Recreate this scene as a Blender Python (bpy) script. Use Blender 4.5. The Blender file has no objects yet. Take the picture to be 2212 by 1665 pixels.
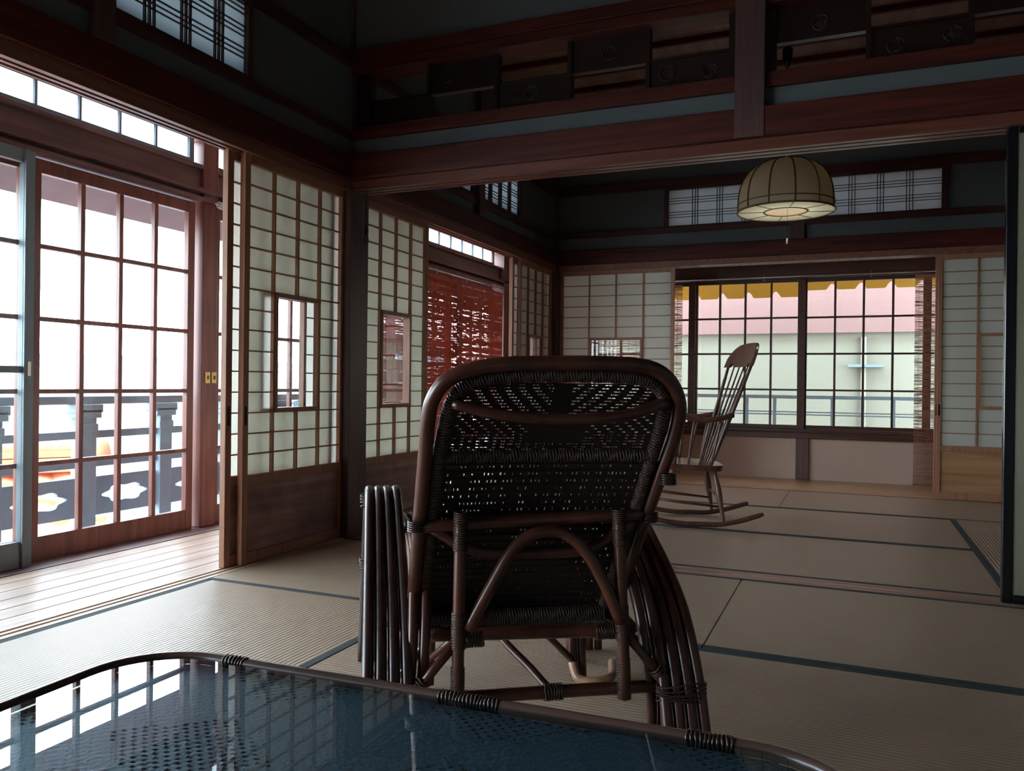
import bpy, bmesh, math, random
from mathutils import Vector, Matrix
random.seed(7)
C = bpy.context.scene.collection
S = bpy.context.scene
# ------------------------------------------------------------------ camera
FPX, YAW, PITCH, ROLL, CAMH = 1729.12, 0.403, -0.0019, 0.0119, 0.79
fw = Vector((-math.sin(YAW)*math.cos(PITCH), math.cos(YAW)*math.cos(PITCH), math.sin(PITCH)))
rt0 = Vector((math.cos(YAW), math.sin(YAW), 0)); up0 = rt0.cross(fw)
rt = rt0*math.cos(ROLL) + up0*math.sin(ROLL); up = up0*math.cos(ROLL) - rt0*math.sin(ROLL)
cam_d = bpy.data.cameras.new('camera'); cam = bpy.data.objects.new('camera', cam_d); C.objects.link(cam)
cam_d.sensor_fit = 'HORIZONTAL'; cam_d.sensor_width = 36; cam_d.lens = FPX*36/2212
cam_d.clip_start = 0.02; cam_d.clip_end = 200
M = Matrix((rt, up, -fw)).transposed().to_4x4(); M.translation = Vector((0, 0, CAMH))
cam.matrix_world = M
S.camera = cam
# ------------------------------------------------------------------ world, light, exposure
W = bpy.data.worlds.new('overcast_sky'); S.world = W; W.use_nodes = True
nt = W.node_tree; nt.nodes.clear()
o_ = nt.nodes.new('ShaderNodeOutputWorld'); bg = nt.nodes.new('ShaderNodeBackground')
tc = nt.nodes.new('ShaderNodeTexCoord'); sx = nt.nodes.new('ShaderNodeSeparateXYZ'); rp = nt.nodes.new('ShaderNodeValToRGB')
rp.color_ramp.elements[0].position = 0.0; rp.color_ramp.elements[0].color = (0.80, 0.92, 1.0, 1)
rp.color_ramp.elements[1].position = 0.9; rp.color_ramp.elements[1].color = (0.62, 0.80, 1.0, 1)
nt.links.new(tc.outputs['Generated'], sx.inputs[0]); nt.links.new(sx.outputs['Z'], rp.inputs[0])
nt.links.new(rp.outputs[0], bg.inputs[0]); bg.inputs[1].default_value = 12.0; nt.links.new(bg.outputs[0], o_.inputs[0])
sun_d = bpy.data.lights.new('sun', 'SUN'); sun_d.energy = 3.0; sun_d.angle = math.radians(25); sun_d.color = (1, .95, .88)
sun = bpy.data.objects.new('sun', sun_d); C.objects.link(sun); sun.rotation_euler = (math.radians(52), 0, math.radians(168))
def portal(name, loc, rot, sx_, sy_):
    d = bpy.data.lights.new(name, 'AREA'); d.shape = 'RECTANGLE'; d.size = sx_; d.size_y = sy_; d.cycles.is_portal = True
    o = bpy.data.objects.new(name, d); C.objects.link(o); o.location = loc; o.rotation_euler = rot
portal('sky_portal', (-3.34, 2.6, 1.1), (0, math.radians(-90), 0), 2.2, 10.0)
portal('sky_portal', (-0.2, 7.46, 1.08), (math.radians(-90), 0, 0), 4.6, 1.4)
portal('sky_portal', (-2.47, 3.7, 2.26), (0, math.radians(-90), 0), .42, 4.4)
portal('sky_portal', (-0.4, 6.62, 2.26), (math.radians(-90), 0, 0), 2.3, .42)
S.view_settings.view_transform = 'Standard'; S.view_settings.look = 'None'; S.view_settings.gamma = 1
S.view_settings.exposure = 0.6; S.view_settings.use_curve_mapping = False
S.cycles.max_bounces = 10; S.cycles.diffuse_bounces = 5; S.cycles.glossy_bounces = 4
S.cycles.transmission_bounces = 6; S.cycles.transparent_max_bounces = 16
S.cycles.sample_clamp_indirect = 6; S.cycles.caustics_reflective = False; S.cycles.caustics_refractive = False
# ------------------------------------------------------------------ helpers
def box(bm, x0, x1, y0, y1, z0, z1):
    v = [bm.verts.new(p) for p in ((x0,y0,z0),(x1,y0,z0),(x1,y1,z0),(x0,y1,z0),(x0,y0,z1),(x1,y0,z1),(x1,y1,z1),(x0,y1,z1))]
    for f in ((0,3,2,1),(4,5,6,7),(0,1,5,4),(1,2,6,5),(2,3,7,6),(3,0,4,7)): bm.faces.new([v[i] for i in f])
def obox(bm, fr, u0, u1, v0, v1, z0, z1):
    """box in a frame fr=(origin,U,V)"""
    o, U, V = fr
    v = [bm.verts.new(o+U*a+V*b+Vector((0,0,c))) for a,b,c in ((u0,v0,z0),(u1,v0,z0),(u1,v1,z0),(u0,v1,z0),(u0,v0,z1),(u1,v0,z1),(u1,v1,z1),(u0,v1,z1))]
    for f in ((0,3,2,1),(4,5,6,7),(0,1,5,4),(1,2,6,5),(2,3,7,6),(3,0,4,7)): bm.faces.new([v[i] for i in f])
def smooth_path(pts, n=6, closed=False):
    P = [Vector(p) for p in pts]; out = []
    N = len(P); rng = range(N if closed else N-1)
    for i in rng:
        p0 = P[(i-1) % N] if closed or i > 0 else P[0]*2-P[1]
        p1, p2 = P[i], P[(i+1) % N]
        p3 = P[(i+2) % N] if closed or i+2 < N else P[-1]*2-P[-2]
        for k in range(n):
            t = k/n
            out.append(0.5*((2*p1)+(p2-p0)*t+(2*p0-5*p1+4*p2-p3)*t*t+(3*p1-p0-3*p2+p3)*t**3))
    if not closed: out.append(P[-1])
    return out
def tube(bm, pts, r, seg=10, closed=False, taper=None):
    P = [Vector(p) for p in pts]; N = len(P); rings = []; prev = None
    for i in range(N):
        a = P[i-1] if (i > 0 or closed) else P[i]; b = P[(i+1) % N] if (i < N-1 or closed) else P[i]
        t = (b-a).normalized()
        if prev is None:
            nrm = t.orthogonal().normalized()
        else:
            nrm = (prev - t*prev.dot(t))
            nrm = nrm.normalized() if nrm.length > 1e-6 else t.orthogonal().normalized()
        prev = nrm; bn = t.cross(nrm)
        rr = r if taper is None else taper(i/(N-1))
        if not hasattr(rr, '__len__'): rr = (rr, rr)
        rings.append([bm.verts.new(P[i]+nrm*math.cos(2*math.pi*k/seg)*rr[0]+bn*math.sin(2*math.pi*k/seg)*rr[1]) for k in range(seg)])
    for i in range(N if closed else N-1):
        A, B = rings[i], rings[(i+1) % N]
        for k in range(seg):
            f = bm.faces.new((A[k], A[(k+1)%seg], B[(k+1)%seg], B[k])); f.smooth = True
    if not closed:
        bm.faces.new(rings[0][::-1]); bm.faces.new(rings[-1])
def coil(bm, pts, R, pitch, r, seg=5):
    """rings of binding cane wound round a path"""
    P = [Vector(p) for p in pts]; L = [0]
    for a, b in zip(P, P[1:]): L.append(L[-1]+(b-a).length)
    tot = L[-1]; n = max(1, int(tot/pitch))
    for q in range(n):
        s = (q+.5)/n*tot; i = max(j for j in range(len(P)-1) if L[j] <= s)
        t = (P[i+1]-P[i]).normalized(); c = P[i]+t*(s-L[i]); a = t.orthogonal().normalized(); b = t.cross(a)
        tube(bm, [c+a*math.cos(k*math.pi/6)*R+b*math.sin(k*math.pi/6)*R+t*r*.6*math.sin(k*1.3+q) for k in range(12)], r, seg, True)
def lathe(bm, prof, seg=24, origin=(0,0,0), smooth=True):
    o = Vector(origin); rings = []
    for r, z in prof: rings.append([bm.verts.new(o+Vector((r*math.cos(2*math.pi*k/seg), r*math.sin(2*math.pi*k/seg), z))) for k in range(seg)])
    for A, B in zip(rings, rings[1:]):
        for k in range(seg):
            f = bm.faces.new((A[k], A[(k+1)%seg], B[(k+1)%seg], B[k])); f.smooth = smooth
def obj(name, bm, mat, parent=None, bevel=0):
    bmesh.ops.recalc_face_normals(bm, faces=bm.faces[:])
    me = bpy.data.meshes.new(name); bm.to_mesh(me); bm.free()
    o = bpy.data.objects.new(name, me); C.objects.link(o)
    if mat is not None: me.materials.append(mat)
    if parent is not None: o.parent = parent
    if bevel:
        m = o.modifiers.new('edge', 'BEVEL'); m.width = bevel; m.segments = 2; m.limit_method = 'ANGLE'; m.angle_limit = math.radians(50)
    return o
def NB(): return bmesh.new()
def thing(name, label, cat, loc=(0,0,0), rotz=0, group=None):
    o = bpy.data.objects.new(name, None); C.objects.link(o); o.location = loc; o.rotation_euler = (0,0,rotz)
    o.empty_display_size = .05
    return tag(o, label, cat, group)
def tag(o, label, cat, group=None):
    o['label'] = label; o['category'] = cat
    if group: o['group'] = group
    return o
def struct(o, label=None):
    o['kind'] = 'structure'
    if label: o['label'] = label
    return o
def sempty(name, loc=(0,0,0), label=None):
    o = bpy.data.objects.new(name, None); C.objects.link(o); o.location = loc; o.empty_display_size = .05
    return struct(o, label)
TN = [0]
def trim(boxes, mat, label, bevel=.002):
    TN[0] += 1; bm = NB()
    for b in boxes: box(bm, *b)
    return struct(obj('trim_%d' % TN[0], bm, mat, bevel=bevel), label)
# ------------------------------------------------------------------ materials
def newmat(name):
    m = bpy.data.materials.new(name); m.use_nodes = True; n = m.node_tree
    b = n.nodes['Principled BSDF']; return m, n, b
def N(n, t, **kw):
    x = n.nodes.new(t)
    for k, v in kw.items(): setattr(x, k, v)
    return x
def wood(name, dark, light, axis='Y', rough=.4, scale=1.0, spec=.5, bump=.15, contrast=(.3,.7), blotch=.0):
    m, n, b = newmat(name)
    tc = N(n,'ShaderNodeTexCoord'); mp = N(n,'ShaderNodeMapping')
    s = {'X':(1.2,22,22),'Y':(22,1.2,22),'Z':(22,22,1.2)}[axis]
    mp.inputs['Scale'].default_value = tuple(v*scale for v in s)
    no = N(n,'ShaderNodeTexNoise'); no.inputs['Scale'].default_value = 1.6; no.inputs['Detail'].default_value = 6; no.inputs['Distortion'].default_value = .6
    r = N(n,'ShaderNodeValToRGB'); r.color_ramp.elements[0].position, r.color_ramp.elements[1].position = contrast
    r.color_ramp.elements[0].color = (*dark,1); r.color_ramp.elements[1].color = (*light,1)
    n.links.new(tc.outputs['Object'], mp.inputs[0]); n.links.new(mp.outputs[0], no.inputs[0]); n.links.new(no.outputs[0], r.inputs[0])
    if blotch:
        n2 = N(n,'ShaderNodeTexNoise'); n2.inputs['Scale'].default_value = 5; n2.inputs['Detail'].default_value = 3
        mx = N(n,'ShaderNodeMixRGB', blend_type='MULTIPLY'); mx.inputs[0].default_value = blotch
        r2 = N(n,'ShaderNodeValToRGB'); r2.color_ramp.elements[0].position=.35; r2.color_ramp.elements[1].position=.65
        r2.color_ramp.elements[0].color=(.25,.2,.2,1)
        n.links.new(tc.outputs['Object'], n2.inputs[0]); n.links.new(n2.outputs[0], r2.inputs[0])
        n.links.new(r.outputs[0], mx.inputs[1]); n.links.new(r2.outputs[0], mx.inputs[2]); n.links.new(mx.outputs[0], b.inputs['Base Color'])
    else: n.links.new(r.outputs[0], b.inputs['Base Color'])
    b.inputs['Roughness'].default_value = rough; b.inputs['Specular IOR Level'].default_value = spec
    if bump:
        bp = N(n,'ShaderNodeBump'); bp.inputs['Strength'].default_value = bump; bp.inputs['Distance'].default_value = .002
        n.links.new(no.outputs[0], bp.inputs['Height']); n.links.new(bp.outputs[0], b.inputs['Normal'])
    return m
def plain(name, col, rough=.6, noise=.12, nscale=30, metal=0, spec=.4, bump=0):
    m, n, b = newmat(name)
    tc = N(n,'ShaderNodeTexCoord'); no = N(n,'ShaderNodeTexNoise'); no.inputs['Scale'].default_value = nscale; no.inputs['Detail'].default_value = 4
    r = N(n,'ShaderNodeValToRGB'); r.color_ramp.elements[0].color = (*[c*(1-noise) for c in col],1); r.color_ramp.elements[1].color = (*[min(1,c*(1+noise)) for c in col],1)
    n.links.new(tc.outputs['Object'], no.inputs[0]); n.links.new(no.outputs[0], r.inputs[0]); n.links.new(r.outputs[0], b.inputs['Base Color'])
    b.inputs['Roughness'].default_value = rough; b.inputs['Metallic'].default_value = metal; b.inputs['Specular IOR Level'].default_value = spec
    if bump:
        bp = N(n,'ShaderNodeBump'); bp.inputs['Strength'].default_value = bump; bp.inputs['Distance'].default_value = .003
        n.links.new(no.outputs[0], bp.inputs['Height']); n.links.new(bp.outputs[0], b.inputs['Normal'])
    return m
def translucent(name, col, diff=.5, tcol=None, nscale=60, noise=.05, mixfac=.5):
    m = bpy.data.materials.new(name); m.use_nodes = True; n = m.node_tree; n.nodes.clear()
    o = N(n,'ShaderNodeOutputMaterial'); mx = N(n,'ShaderNodeMixShader'); d = N(n,'ShaderNodeBsdfDiffuse'); t = N(n,'ShaderNodeBsdfTranslucent')
    tc = N(n,'ShaderNodeTexCoord'); no = N(n,'ShaderNodeTexNoise'); no.inputs['Scale'].default_value = nscale; no.inputs['Detail'].default_value = 5
    r = N(n,'ShaderNodeValToRGB'); tcol = tcol or col
    r.color_ramp.elements[0].color = (*[c*(1-noise) for c in tcol],1); r.color_ramp.elements[1].color = (*tcol,1)
    n.links.new(tc.outputs['Object'], no.inputs[0]); n.links.new(no.outputs[0], r.inputs[0]); n.links.new(r.outputs[0], t.inputs[0])
    d.inputs[0].default_value = (*col,1); mx.inputs[0].default_value = mixfac
    n.links.new(d.outputs[0], mx.inputs[1]); n.links.new(t.outputs[0], mx.inputs[2]); n.links.new(mx.outputs[0], o.inputs[0])
    return m
def pane(name, tint=(.97,.985,.98), ior=1.45, rough=0.0):
    m = bpy.data.materials.new(name); m.use_nodes = True; n = m.node_tree; n.nodes.clear()
    o = N(n,'ShaderNodeOutputMaterial'); mx = N(n,'ShaderNodeMixShader'); tr = N(n,'ShaderNodeBsdfTransparent'); g = N(n,'ShaderNodeBsdfGlossy'); lw = N(n,'ShaderNodeLayerWeight')
    tr.inputs[0].default_value = (*tint,1); g.inputs['Roughness'].default_value = rough; lw.inputs[0].default_value = .5
    pw = N(n,'ShaderNodeMath', operation='POWER'); pw.inputs[1].default_value = 5; f0 = ((ior-1)/(ior+1))**2
    fr = N(n,'ShaderNodeMath', operation='MULTIPLY_ADD'); fr.inputs[1].default_value = 1-f0; fr.inputs[2].default_value = f0
    n.links.new(lw.outputs['Facing'], pw.inputs[0]); n.links.new(pw.outputs[0], fr.inputs[0])
    n.links.new(fr.outputs[0], mx.inputs[0]); n.links.new(tr.outputs[0], mx.inputs[1]); n.links.new(g.outputs[0], mx.inputs[2]); n.links.new(mx.outputs[0], o.inputs[0])
    return m
RED_D, RED_L = (.035,.007,.005), (.115,.019,.011)
mBeamY = wood('red_brown_beam_y', RED_D, RED_L, 'Y', .5, spec=.3)
mBeamX = wood('red_brown_beam_x', RED_D, RED_L, 'X', .5, spec=.3)
mPost = wood('dark_post_wood', (.065,.032,.030), (.125,.062,.056), 'Z', .4)
mRail = wood('dark_rail_wood', (.045,.016,.013), (.085,.028,.02), 'Y', .45)
mKamoi = wood('grooved_rail_wood', (.17,.06,.04), (.28,.11,.07), 'Y', .4)
mShoji = wood('cedar_lattice', (.30,.125,.07), (.42,.20,.11), 'Z', .5, scale=1.5)
mBoard = wood('stained_cedar_board', (.30,.15,.14), (.52,.31,.27), 'Y', .5, scale=.5, blotch=.55)
mBoardX = wood('light_cedar_board', (.30,.14,.06), (.48,.25,.12), 'X', .45, scale=.4, contrast=(.35,.6))
mDoor = wood('red_door_wood', (.12,.03,.02), (.25,.075,.048), 'Z', .35, scale=.8, blotch=.3)
mOuter = wood('brown_lintel', (.09,.04,.036), (.165,.075,.066), 'Y', .45)
mOuterX = wood('dark_window_wood', (.06,.022,.016), (.12,.045,.03), 'X', .4)
mEngawa = wood('veranda_board', (.34,.20,.14), (.52,.35,.255), 'Y', .42, scale=.7)
mEngawaX = wood('veranda_board_x', (.48,.27,.14), (.66,.42,.24), 'X', .32, scale=.7)
mThresh = wood('threshold_wood', (.26,.14,.10), (.36,.21,.15), 'X', .4)
mThreshY = wood('threshold_wood_y', (.50,.34,.25), (.66,.48,.36), 'Y', .4)
mCeil = wood('ceiling_board', (.14,.07,.05), (.26,.15,.11), 'Y', .5, scale=.45)
mBlack = plain('black_lacquer', (.006,.006,.008), .18, spec=.6)
mTransom = wood('blackened_transom_board', (.010,.004,.003), (.024,.009,.007), 'X', .35)
mPlaster = plain('grey_green_plaster', (.115,.13,.132), .95, .08, 90, bump=.3)
mPlasterPk = plain('beige_plaster', (.66,.47,.38), .95, .05, 60, bump=.2)
mFusuma = plain('pale_green_grey_paper', (.22,.21,.15), .9, .04, 40)
mPaper = translucent('shoji_paper', (.82,.84,.79), tcol=(.95,.95,.895), noise=.06, mixfac=.6)
mPaperWin = translucent('frosted_window_paper', (.6,.64,.66), tcol=(.52,.58,.62), noise=.04)
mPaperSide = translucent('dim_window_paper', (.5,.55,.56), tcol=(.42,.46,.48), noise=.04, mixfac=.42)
mFrost = translucent('frosted_glass', (.6,.65,.68), tcol=(.93,.97,1.0), noise=.03, mixfac=.85)
mGlass = pane('window_glass'); mGlass2 = pane('small_pane_glass', (.96,.97,.98))
mAlu = plain('grey_aluminium', (.16,.19,.21), .45, .06, metal=.2)
mBorder = plain('tatami_border_cloth', (.05,.058,.058), .9, .25, 400)
mBlind = translucent('reddish_bamboo_blind', (.60,.19,.13), tcol=(.55,.17,.12), nscale=25, noise=.5, mixfac=.35)
mBlind2 = translucent('brown_bamboo_blind', (.42,.22,.15), tcol=(.80,.52,.42), nscale=25, noise=.5, mixfac=.6)
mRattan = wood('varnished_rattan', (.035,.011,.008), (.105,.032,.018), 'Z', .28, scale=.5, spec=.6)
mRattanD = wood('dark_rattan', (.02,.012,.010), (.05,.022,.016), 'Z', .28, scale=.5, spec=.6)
mBind = plain('binding_cane', (.065,.036,.027), .45, .35, 120)
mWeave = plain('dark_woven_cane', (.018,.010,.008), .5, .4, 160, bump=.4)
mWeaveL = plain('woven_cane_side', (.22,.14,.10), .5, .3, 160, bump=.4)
mRock = wood('brown_rocking_chair_wood', (.075,.030,.020), (.17,.075,.048), 'Z', .3, scale=.8, spec=.6)
mYellow = plain('yellow_plastic', (.75,.55,.16), .5, .05)
mCord = plain('black_cord', (.01,.01,.012), .6)
mWhite = plain('white_plastic', (.8,.8,.78), .5, .04)
mMetal = plain('brushed_metal', (.5,.45,.4), .3, .05, metal=.9)
mRailG = plain('weathered_grey_wood', (.20,.27,.32), .75, .15, 12)
mTileO = plain('orange_clay_tile', (.72,.25,.13), .6, .12, 8)
mTileW = plain('pale_roof_tile', (.78,.76,.74), .6, .06, 8)
mWallO = plain('grey_blue_house_wall', (.22,.27,.31), .9, .1, 3)
mCream = plain('cream_render', (.31,.29,.22), .95, .05, 1.5)
mPink = plain('pink_render', (.32,.185,.165), .95, .06, 2.5)
mAwn = translucent('yellow_awning_cloth', (.62,.42,.10), tcol=(.8,.55,.14), noise=.1, mixfac=.4)
mGround = plain('outdoor_ground', (.35,.34,.32), .95, .1, 2)
mSteel = plain('grey_painted_steel', (.26,.32,.35), .5, .05)
mTree = plain('leaves', (.05,.09,.04), .8, .4, 20)

def tatami_mat(name, axis):
    m, n, b = newmat(name)
    tc = N(n,'ShaderNodeTexCoord'); sp = N(n,'ShaderNodeSeparateXYZ')
    ma = N(n,'ShaderNodeMath', operation='MULTIPLY'); ma.inputs[1].default_value = 2*math.pi/.0155
    si = N(n,'ShaderNodeMath', operation='SINE')
    n.links.new(tc.outputs['Object'], sp.inputs[0]); n.links.new(sp.outputs['X' if axis == 'Y' else 'Y'], ma.inputs[0]); n.links.new(ma.outputs[0], si.inputs[0])
    mp = N(n,'ShaderNodeMapping'); mp.inputs['Scale'].default_value = (300,12,1) if axis == 'Y' else (12,300,1)
    mp2 = mp
    no = N(n,'ShaderNodeTexNoise'); no.inputs['Scale'].default_value = 1; no.inputs['Detail'].default_value = 3
    n.links.new(tc.outputs['Object'], mp.inputs[0]); n.links.new(mp.outputs[0], no.inputs[0])
    ad = N(n,'ShaderNodeMath', operation='MULTIPLY_ADD'); ad.inputs[1].default_value = .10; ad.inputs[2].default_value = .45
    n.links.new(si.outputs[0], ad.inputs[0])
    ad2 = N(n,'ShaderNodeMath', operation='MULTIPLY_ADD'); ad2.inputs[1].default_value = .25
    n.links.new(no.outputs[0], ad2.inputs[0]); n.links.new(ad.outputs[0], ad2.inputs[2])
    r = N(n,'ShaderNodeValToRGB'); r.color_ramp.elements[0].position = .35; r.color_ramp.elements[1].position = .75
    r.color_ramp.elements[0].color = (.25,.165,.105,1); r.color_ramp.elements[1].color = (.52,.375,.265,1)
    n.links.new(ad2.outputs[0], r.inputs[0]); n.links.new(r.outputs[0], b.inputs['Base Color'])
    b.inputs['Roughness'].default_value = .45; b.inputs['Specular IOR Level'].default_value = .6
    bp = N(n,'ShaderNodeBump'); bp.inputs['Strength'].default_value = .5; bp.inputs['Distance'].default_value = .0012
    n.links.new(si.outputs[0], bp.inputs['Height']); n.links.new(bp.outputs[0], b.inputs['Normal'])
    return m
mTatX = tatami_mat('tatami_weave_x', 'X'); mTatY = tatami_mat('tatami_weave_y', 'Y')
# ------------------------------------------------------------------ main planes
XL = -2.36; XG = -3.235; YT0, YT1 = 3.41, 3.53; YF = 6.50; YG = 7.36; XR = 1.56; YB = -2.2; ZC = 2.9
K0, K1, NT, NT2 = 1.76, 1.808, 1.93, 1.925
# ------------------------------------------------------------------ floor and shell
bm = NB(); box(bm, -3.30, XR+.2, YB-.2, 7.45, -.30, -.05); struct(obj('floor', bm, mThresh), 'floor below the mats')
def boards(x0, x1, y0, y1, n, along, mat, label):
    bm = NB(); g = .0025
    for i in range(n):
        if along == 'Y': a = x0+(x1-x0)*i/n; b = x0+(x1-x0)*(i+1)/n; box(bm, a+g, b-g, y0, y1, -.05, -.004)
        else: a = y0+(y1-y0)*i/n; b = y0+(y1-y0)*(i+1)/n; box(bm, x0, x1, a+g, b-g, -.05, -.004)
    return struct(obj('floor', bm, mat, bevel=.0015), label)
boards(XG+.01, -2.452, YB, 6.62, 7, 'Y', mEngawa, 'pale veranda floor boards along the left glass doors')
boards(XG+.01, XR+.1, 6.622, YG, 6, 'X', mEngawaX, 'veranda floor boards below the far window')
bm = NB()
for a, b in ((-2.45,-2.432),(-2.414,-2.398),(-2.380,-2.358)): box(bm, a, b, YB, YT1+3.0, -.05, .001)
box(bm, -2.45, -2.358, YB, YT1+3.0, -.05, -.006)
TN[0] += 1; struct(obj('trim_%d' % TN[0], bm, mThreshY), 'grooved wooden threshold along the left screens')
bm = NB()
for y0, y1 in ((3.41,3.433),(3.452,3.488),(3.507,3.53)): box(bm, -2.356, XR, y0, y1, -.05, .001)
box(bm, -2.356, XR, 3.41, 3.53, -.05, -.006)
TN[0] += 1; struct(obj('trim_%d' % TN[0], bm, mThresh), 'grooved threshold between the two rooms')
bm = NB()
for y0, y1 in ((6.495,6.525),(6.545,6.575),(6.595,6.62)): box(bm, -2.356, XR, y0, y1, -.05, .001)
box(bm, -2.356, XR, 6.495, 6.62, -.05, -.006)
TN[0] += 1; struct(obj('trim_%d' % TN[0], bm, mEngawaX), 'grooved threshold below the far screens')
bm = NB(); box(bm, -3.4, XR+.2, YB-.2, 6.62, ZC, ZC+.1); struct(obj('ceiling', bm, mCeil), 'board ceiling')
bm = NB()
for k in range(11): box(bm, -2.36, XR, 3.75+k*.28-.012+.0, 3.75+k*.28+.012, ZC-.035, ZC-.0005)
struct(obj('ceiling', bm, mBeamX), 'slim ceiling battens in the far room')
bm = NB(); box(bm, XG-.05, -2.47, YB-.1, 7.44, 2.02, 2.05) if False else box(bm, XG-.0, -2.452, YB-.1, 7.44, 2.09, 2.12); box(bm, -2.452, XR+.1, 6.60, 7.44, 1.97, 2.00); struct(obj('ceiling', bm, mPlasterPk), 'veranda ceiling')
# inner left wall plaster (window holes left out)
def wall_y(name, x0, x1, z0, z1, y0, y1, holes, mat, label):
    bm = NB(); ys = sorted({y0, y1, *[h[0] for h in holes], *[h[1] for h in holes]})
    for a, b in zip(ys, ys[1:]):
        hs = [h for h in holes if h[0] <= a and h[1] >= b]; z = z0
        for h in hs: box(bm, x0, x1, a, b, z, h[2]); z = h[3]
        box(bm, x0, x1, a, b, z, z1)
    return struct(obj(name, bm, mat), label)
def wall_x(name, y0, y1, z0, z1, x0, x1, holes, mat, label):
    bm = NB(); xs = sorted({x0, x1, *[h[0] for h in holes], *[h[1] for h in holes]})
    for a, b in zip(xs, xs[1:]):
        hs = [h for h in holes if h[0] <= a and h[1] >= b]; z = z0
        for h in hs: box(bm, a, b, y0, y1, z, h[2]); z = h[3]
        box(bm, a, b, y0, y1, z, z1)
    return struct(obj(name, bm, mat), label)
WN = (1.99, 2.64, 2.065, 2.375); WS = (4.965, 5.61, 2.058, 2.375); WS2 = (4.20, 4.80, 2.058, 2.375)
wall_y('wall_left', -2.44, XL, K1, ZC, YB, 6.55, [WN, WS2, WS], mPlaster, 'dark grey green plaster above the left screens')
WF = (-1.405, .575, 2.086, 2.38)
wall_x('wall_far', YF, YF+.08, K1, ZC, XL, XR, [WF], mPlaster, 'dark plaster above the far screens')
bm = NB(); box(bm, XL, XR, 3.43, 3.51, NT, 2.02); box(bm, XL, XR, 3.43, 3.51, 2.455, ZC)
struct(obj('wall_middle', bm, mPlaster), 'plaster bands above and below the transom')
bm = NB(); box(bm, XR, XR+.08, YB, YG, -.05, ZC); struct(obj('wall_right', bm, mPlaster), 'right wall')
bm = NB(); box(bm, -3.3, XR+.1, YB-.08, YB, -.05, ZC); struct(obj('wall_back', bm, mPlaster), 'wall behind the camera')
# outer walls
bm = NB(); box(bm, XG-.07, XG, YB, 7.44, 2.075, 2.14); struct(obj('wall_outer', bm, mPlasterPk), 'outer wall above the left glass doors')
bm = NB(); box(bm, XG-.07, -2.33, YG, YG+.08, -.05, 2.14); box(bm, -2.33, XR+.1, YG, YG+.08, -.05, .35); box(bm, -2.33, XR+.1, YG+.001, YG+.08, 1.81, 2.05)
struct(obj('wall_outer', bm, mPlasterPk), 'beige plaster wall round the far window')
# ------------------------------------------------------------------ beams and posts
def kamoi_y(y0, y1, label):
    trim([(-2.448,XL,y0,y1,K0+.012,K1),(-2.448,-2.436,y0,y1,K0,K0+.0125),(-2.418,-2.402,y0,y1,K0,K0+.0125),(-2.384,XL,y0,y1,K0,K0+.0125)], mKamoi, label, 0)
kamoi_y(YB, 3.40, 'grooved head rail above the near left screens')
kamoi_y(3.56, 6.46, 'grooved head rail above the far left screens')
trim([(-2.36,-2.333,YB,3.38,K1-.001,NT)], mBeamY, 'red brown beam along the near left wall', .004)
trim([(-2.36,-2.333,3.565,6.465,K1-.001,NT2)], mBeamY, 'red brown beam along the far room left wall', .004)
trim([(-2.345,XR,YT0,YT1,K0+.012,K1)]+[(-2.345,XR,a,b,K0,K0+.0125) for a,b in ((3.41,3.436),(3.454,3.487),(3.505,3.53))],
     wood('transom_rail_wood',(.10,.03,.02),(.19,.06,.04),'X',.3), 'grooved head rail between the two rooms', 0)
trim([(-2.345,XR,3.378,3.41,K1-.002,NT),(-2.345,XR,3.53,3.562,K1-.002,NT2),(-2.345,XR,3.41,3.53,K1,K1+.02)], mBeamX, 'big red brown beam between the two rooms', .004)
trim([(-2.345,XR,YF,YF+.12,K0+.012,K1)]+[(-2.345,XR,a,b,K0,K0+.0125) for a,b in ((6.50,6.525),(6.545,6.575),(6.60,6.62))], mKamoi, 'grooved head rail above the far screens', 0)
trim([(-2.345,XR,6.466,YF,K1-.002,NT2)], mBeamX, 'red brown beam along the far wall', .004)
# corner posts
trim([(-2.455,-2.345,3.40,3.562,-.02,ZC)], mPost, 'dark square post between the rooms', .004)
trim([(-2.455,-2.345,6.46,6.57,-.02,ZC)], mPost, 'dark corner post of the far room', .004)
# upper rails
trim([(-2.37,-2.338,YB,3.40,2.015,2.055)], mRail, 'dark rail below the upper left window')
trim([(-2.37,-2.338,YB,3.40,2.378,2.44)], mRail, 'dark rail above the upper left window')
trim([(-2.37,-2.338,3.562,6.46,1.998,2.05)], mRail, 'dark rail below the far room side window')
trim([(-2.37,-2.338,3.562,6.46,2.376,2.44)], mRail, 'dark rail above the far room side window')
mRailX = wood('dark_rail_wood_x', (.045,.014,.010), (.09,.026,.018), 'X', .45)
trim([(-2.345,XR,6.47,YF+.02,2.032,2.078)], mRailX, 'dark rail below the long far window')
trim([(-2.345,XR,6.47,YF+.02,2.395,2.462)], mRailX, 'dark rail above the long far window')
trim([(-2.352,-2.325,1.894,1.978,NT,ZC)], mPost, 'short post beside the upper left window')
trim([(-2.352,-2.322,4.862,4.945,NT2,ZC)], mPost, 'short post between the far room side windows')
trim([(-.459,-.356,6.455,6.49,NT2,2.095)], mPost, 'short post under the long far window')
# transom frame between the rooms
trim([(-2.345,XR,3.405,3.535,2.015,2.075)], mBeamX, 'lower rail of the carved transom')
trim([(-2.345,XR,3.40,3.54,2.352,2.40),(-2.345,XR,3.385,3.555,2.40,2.456)], mBeamX, 'upper rail of the carved transom')
trim([(-.462,-.345,3.372,3.56,K1,ZC)], mPost, 'post in the middle of the transom')
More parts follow.
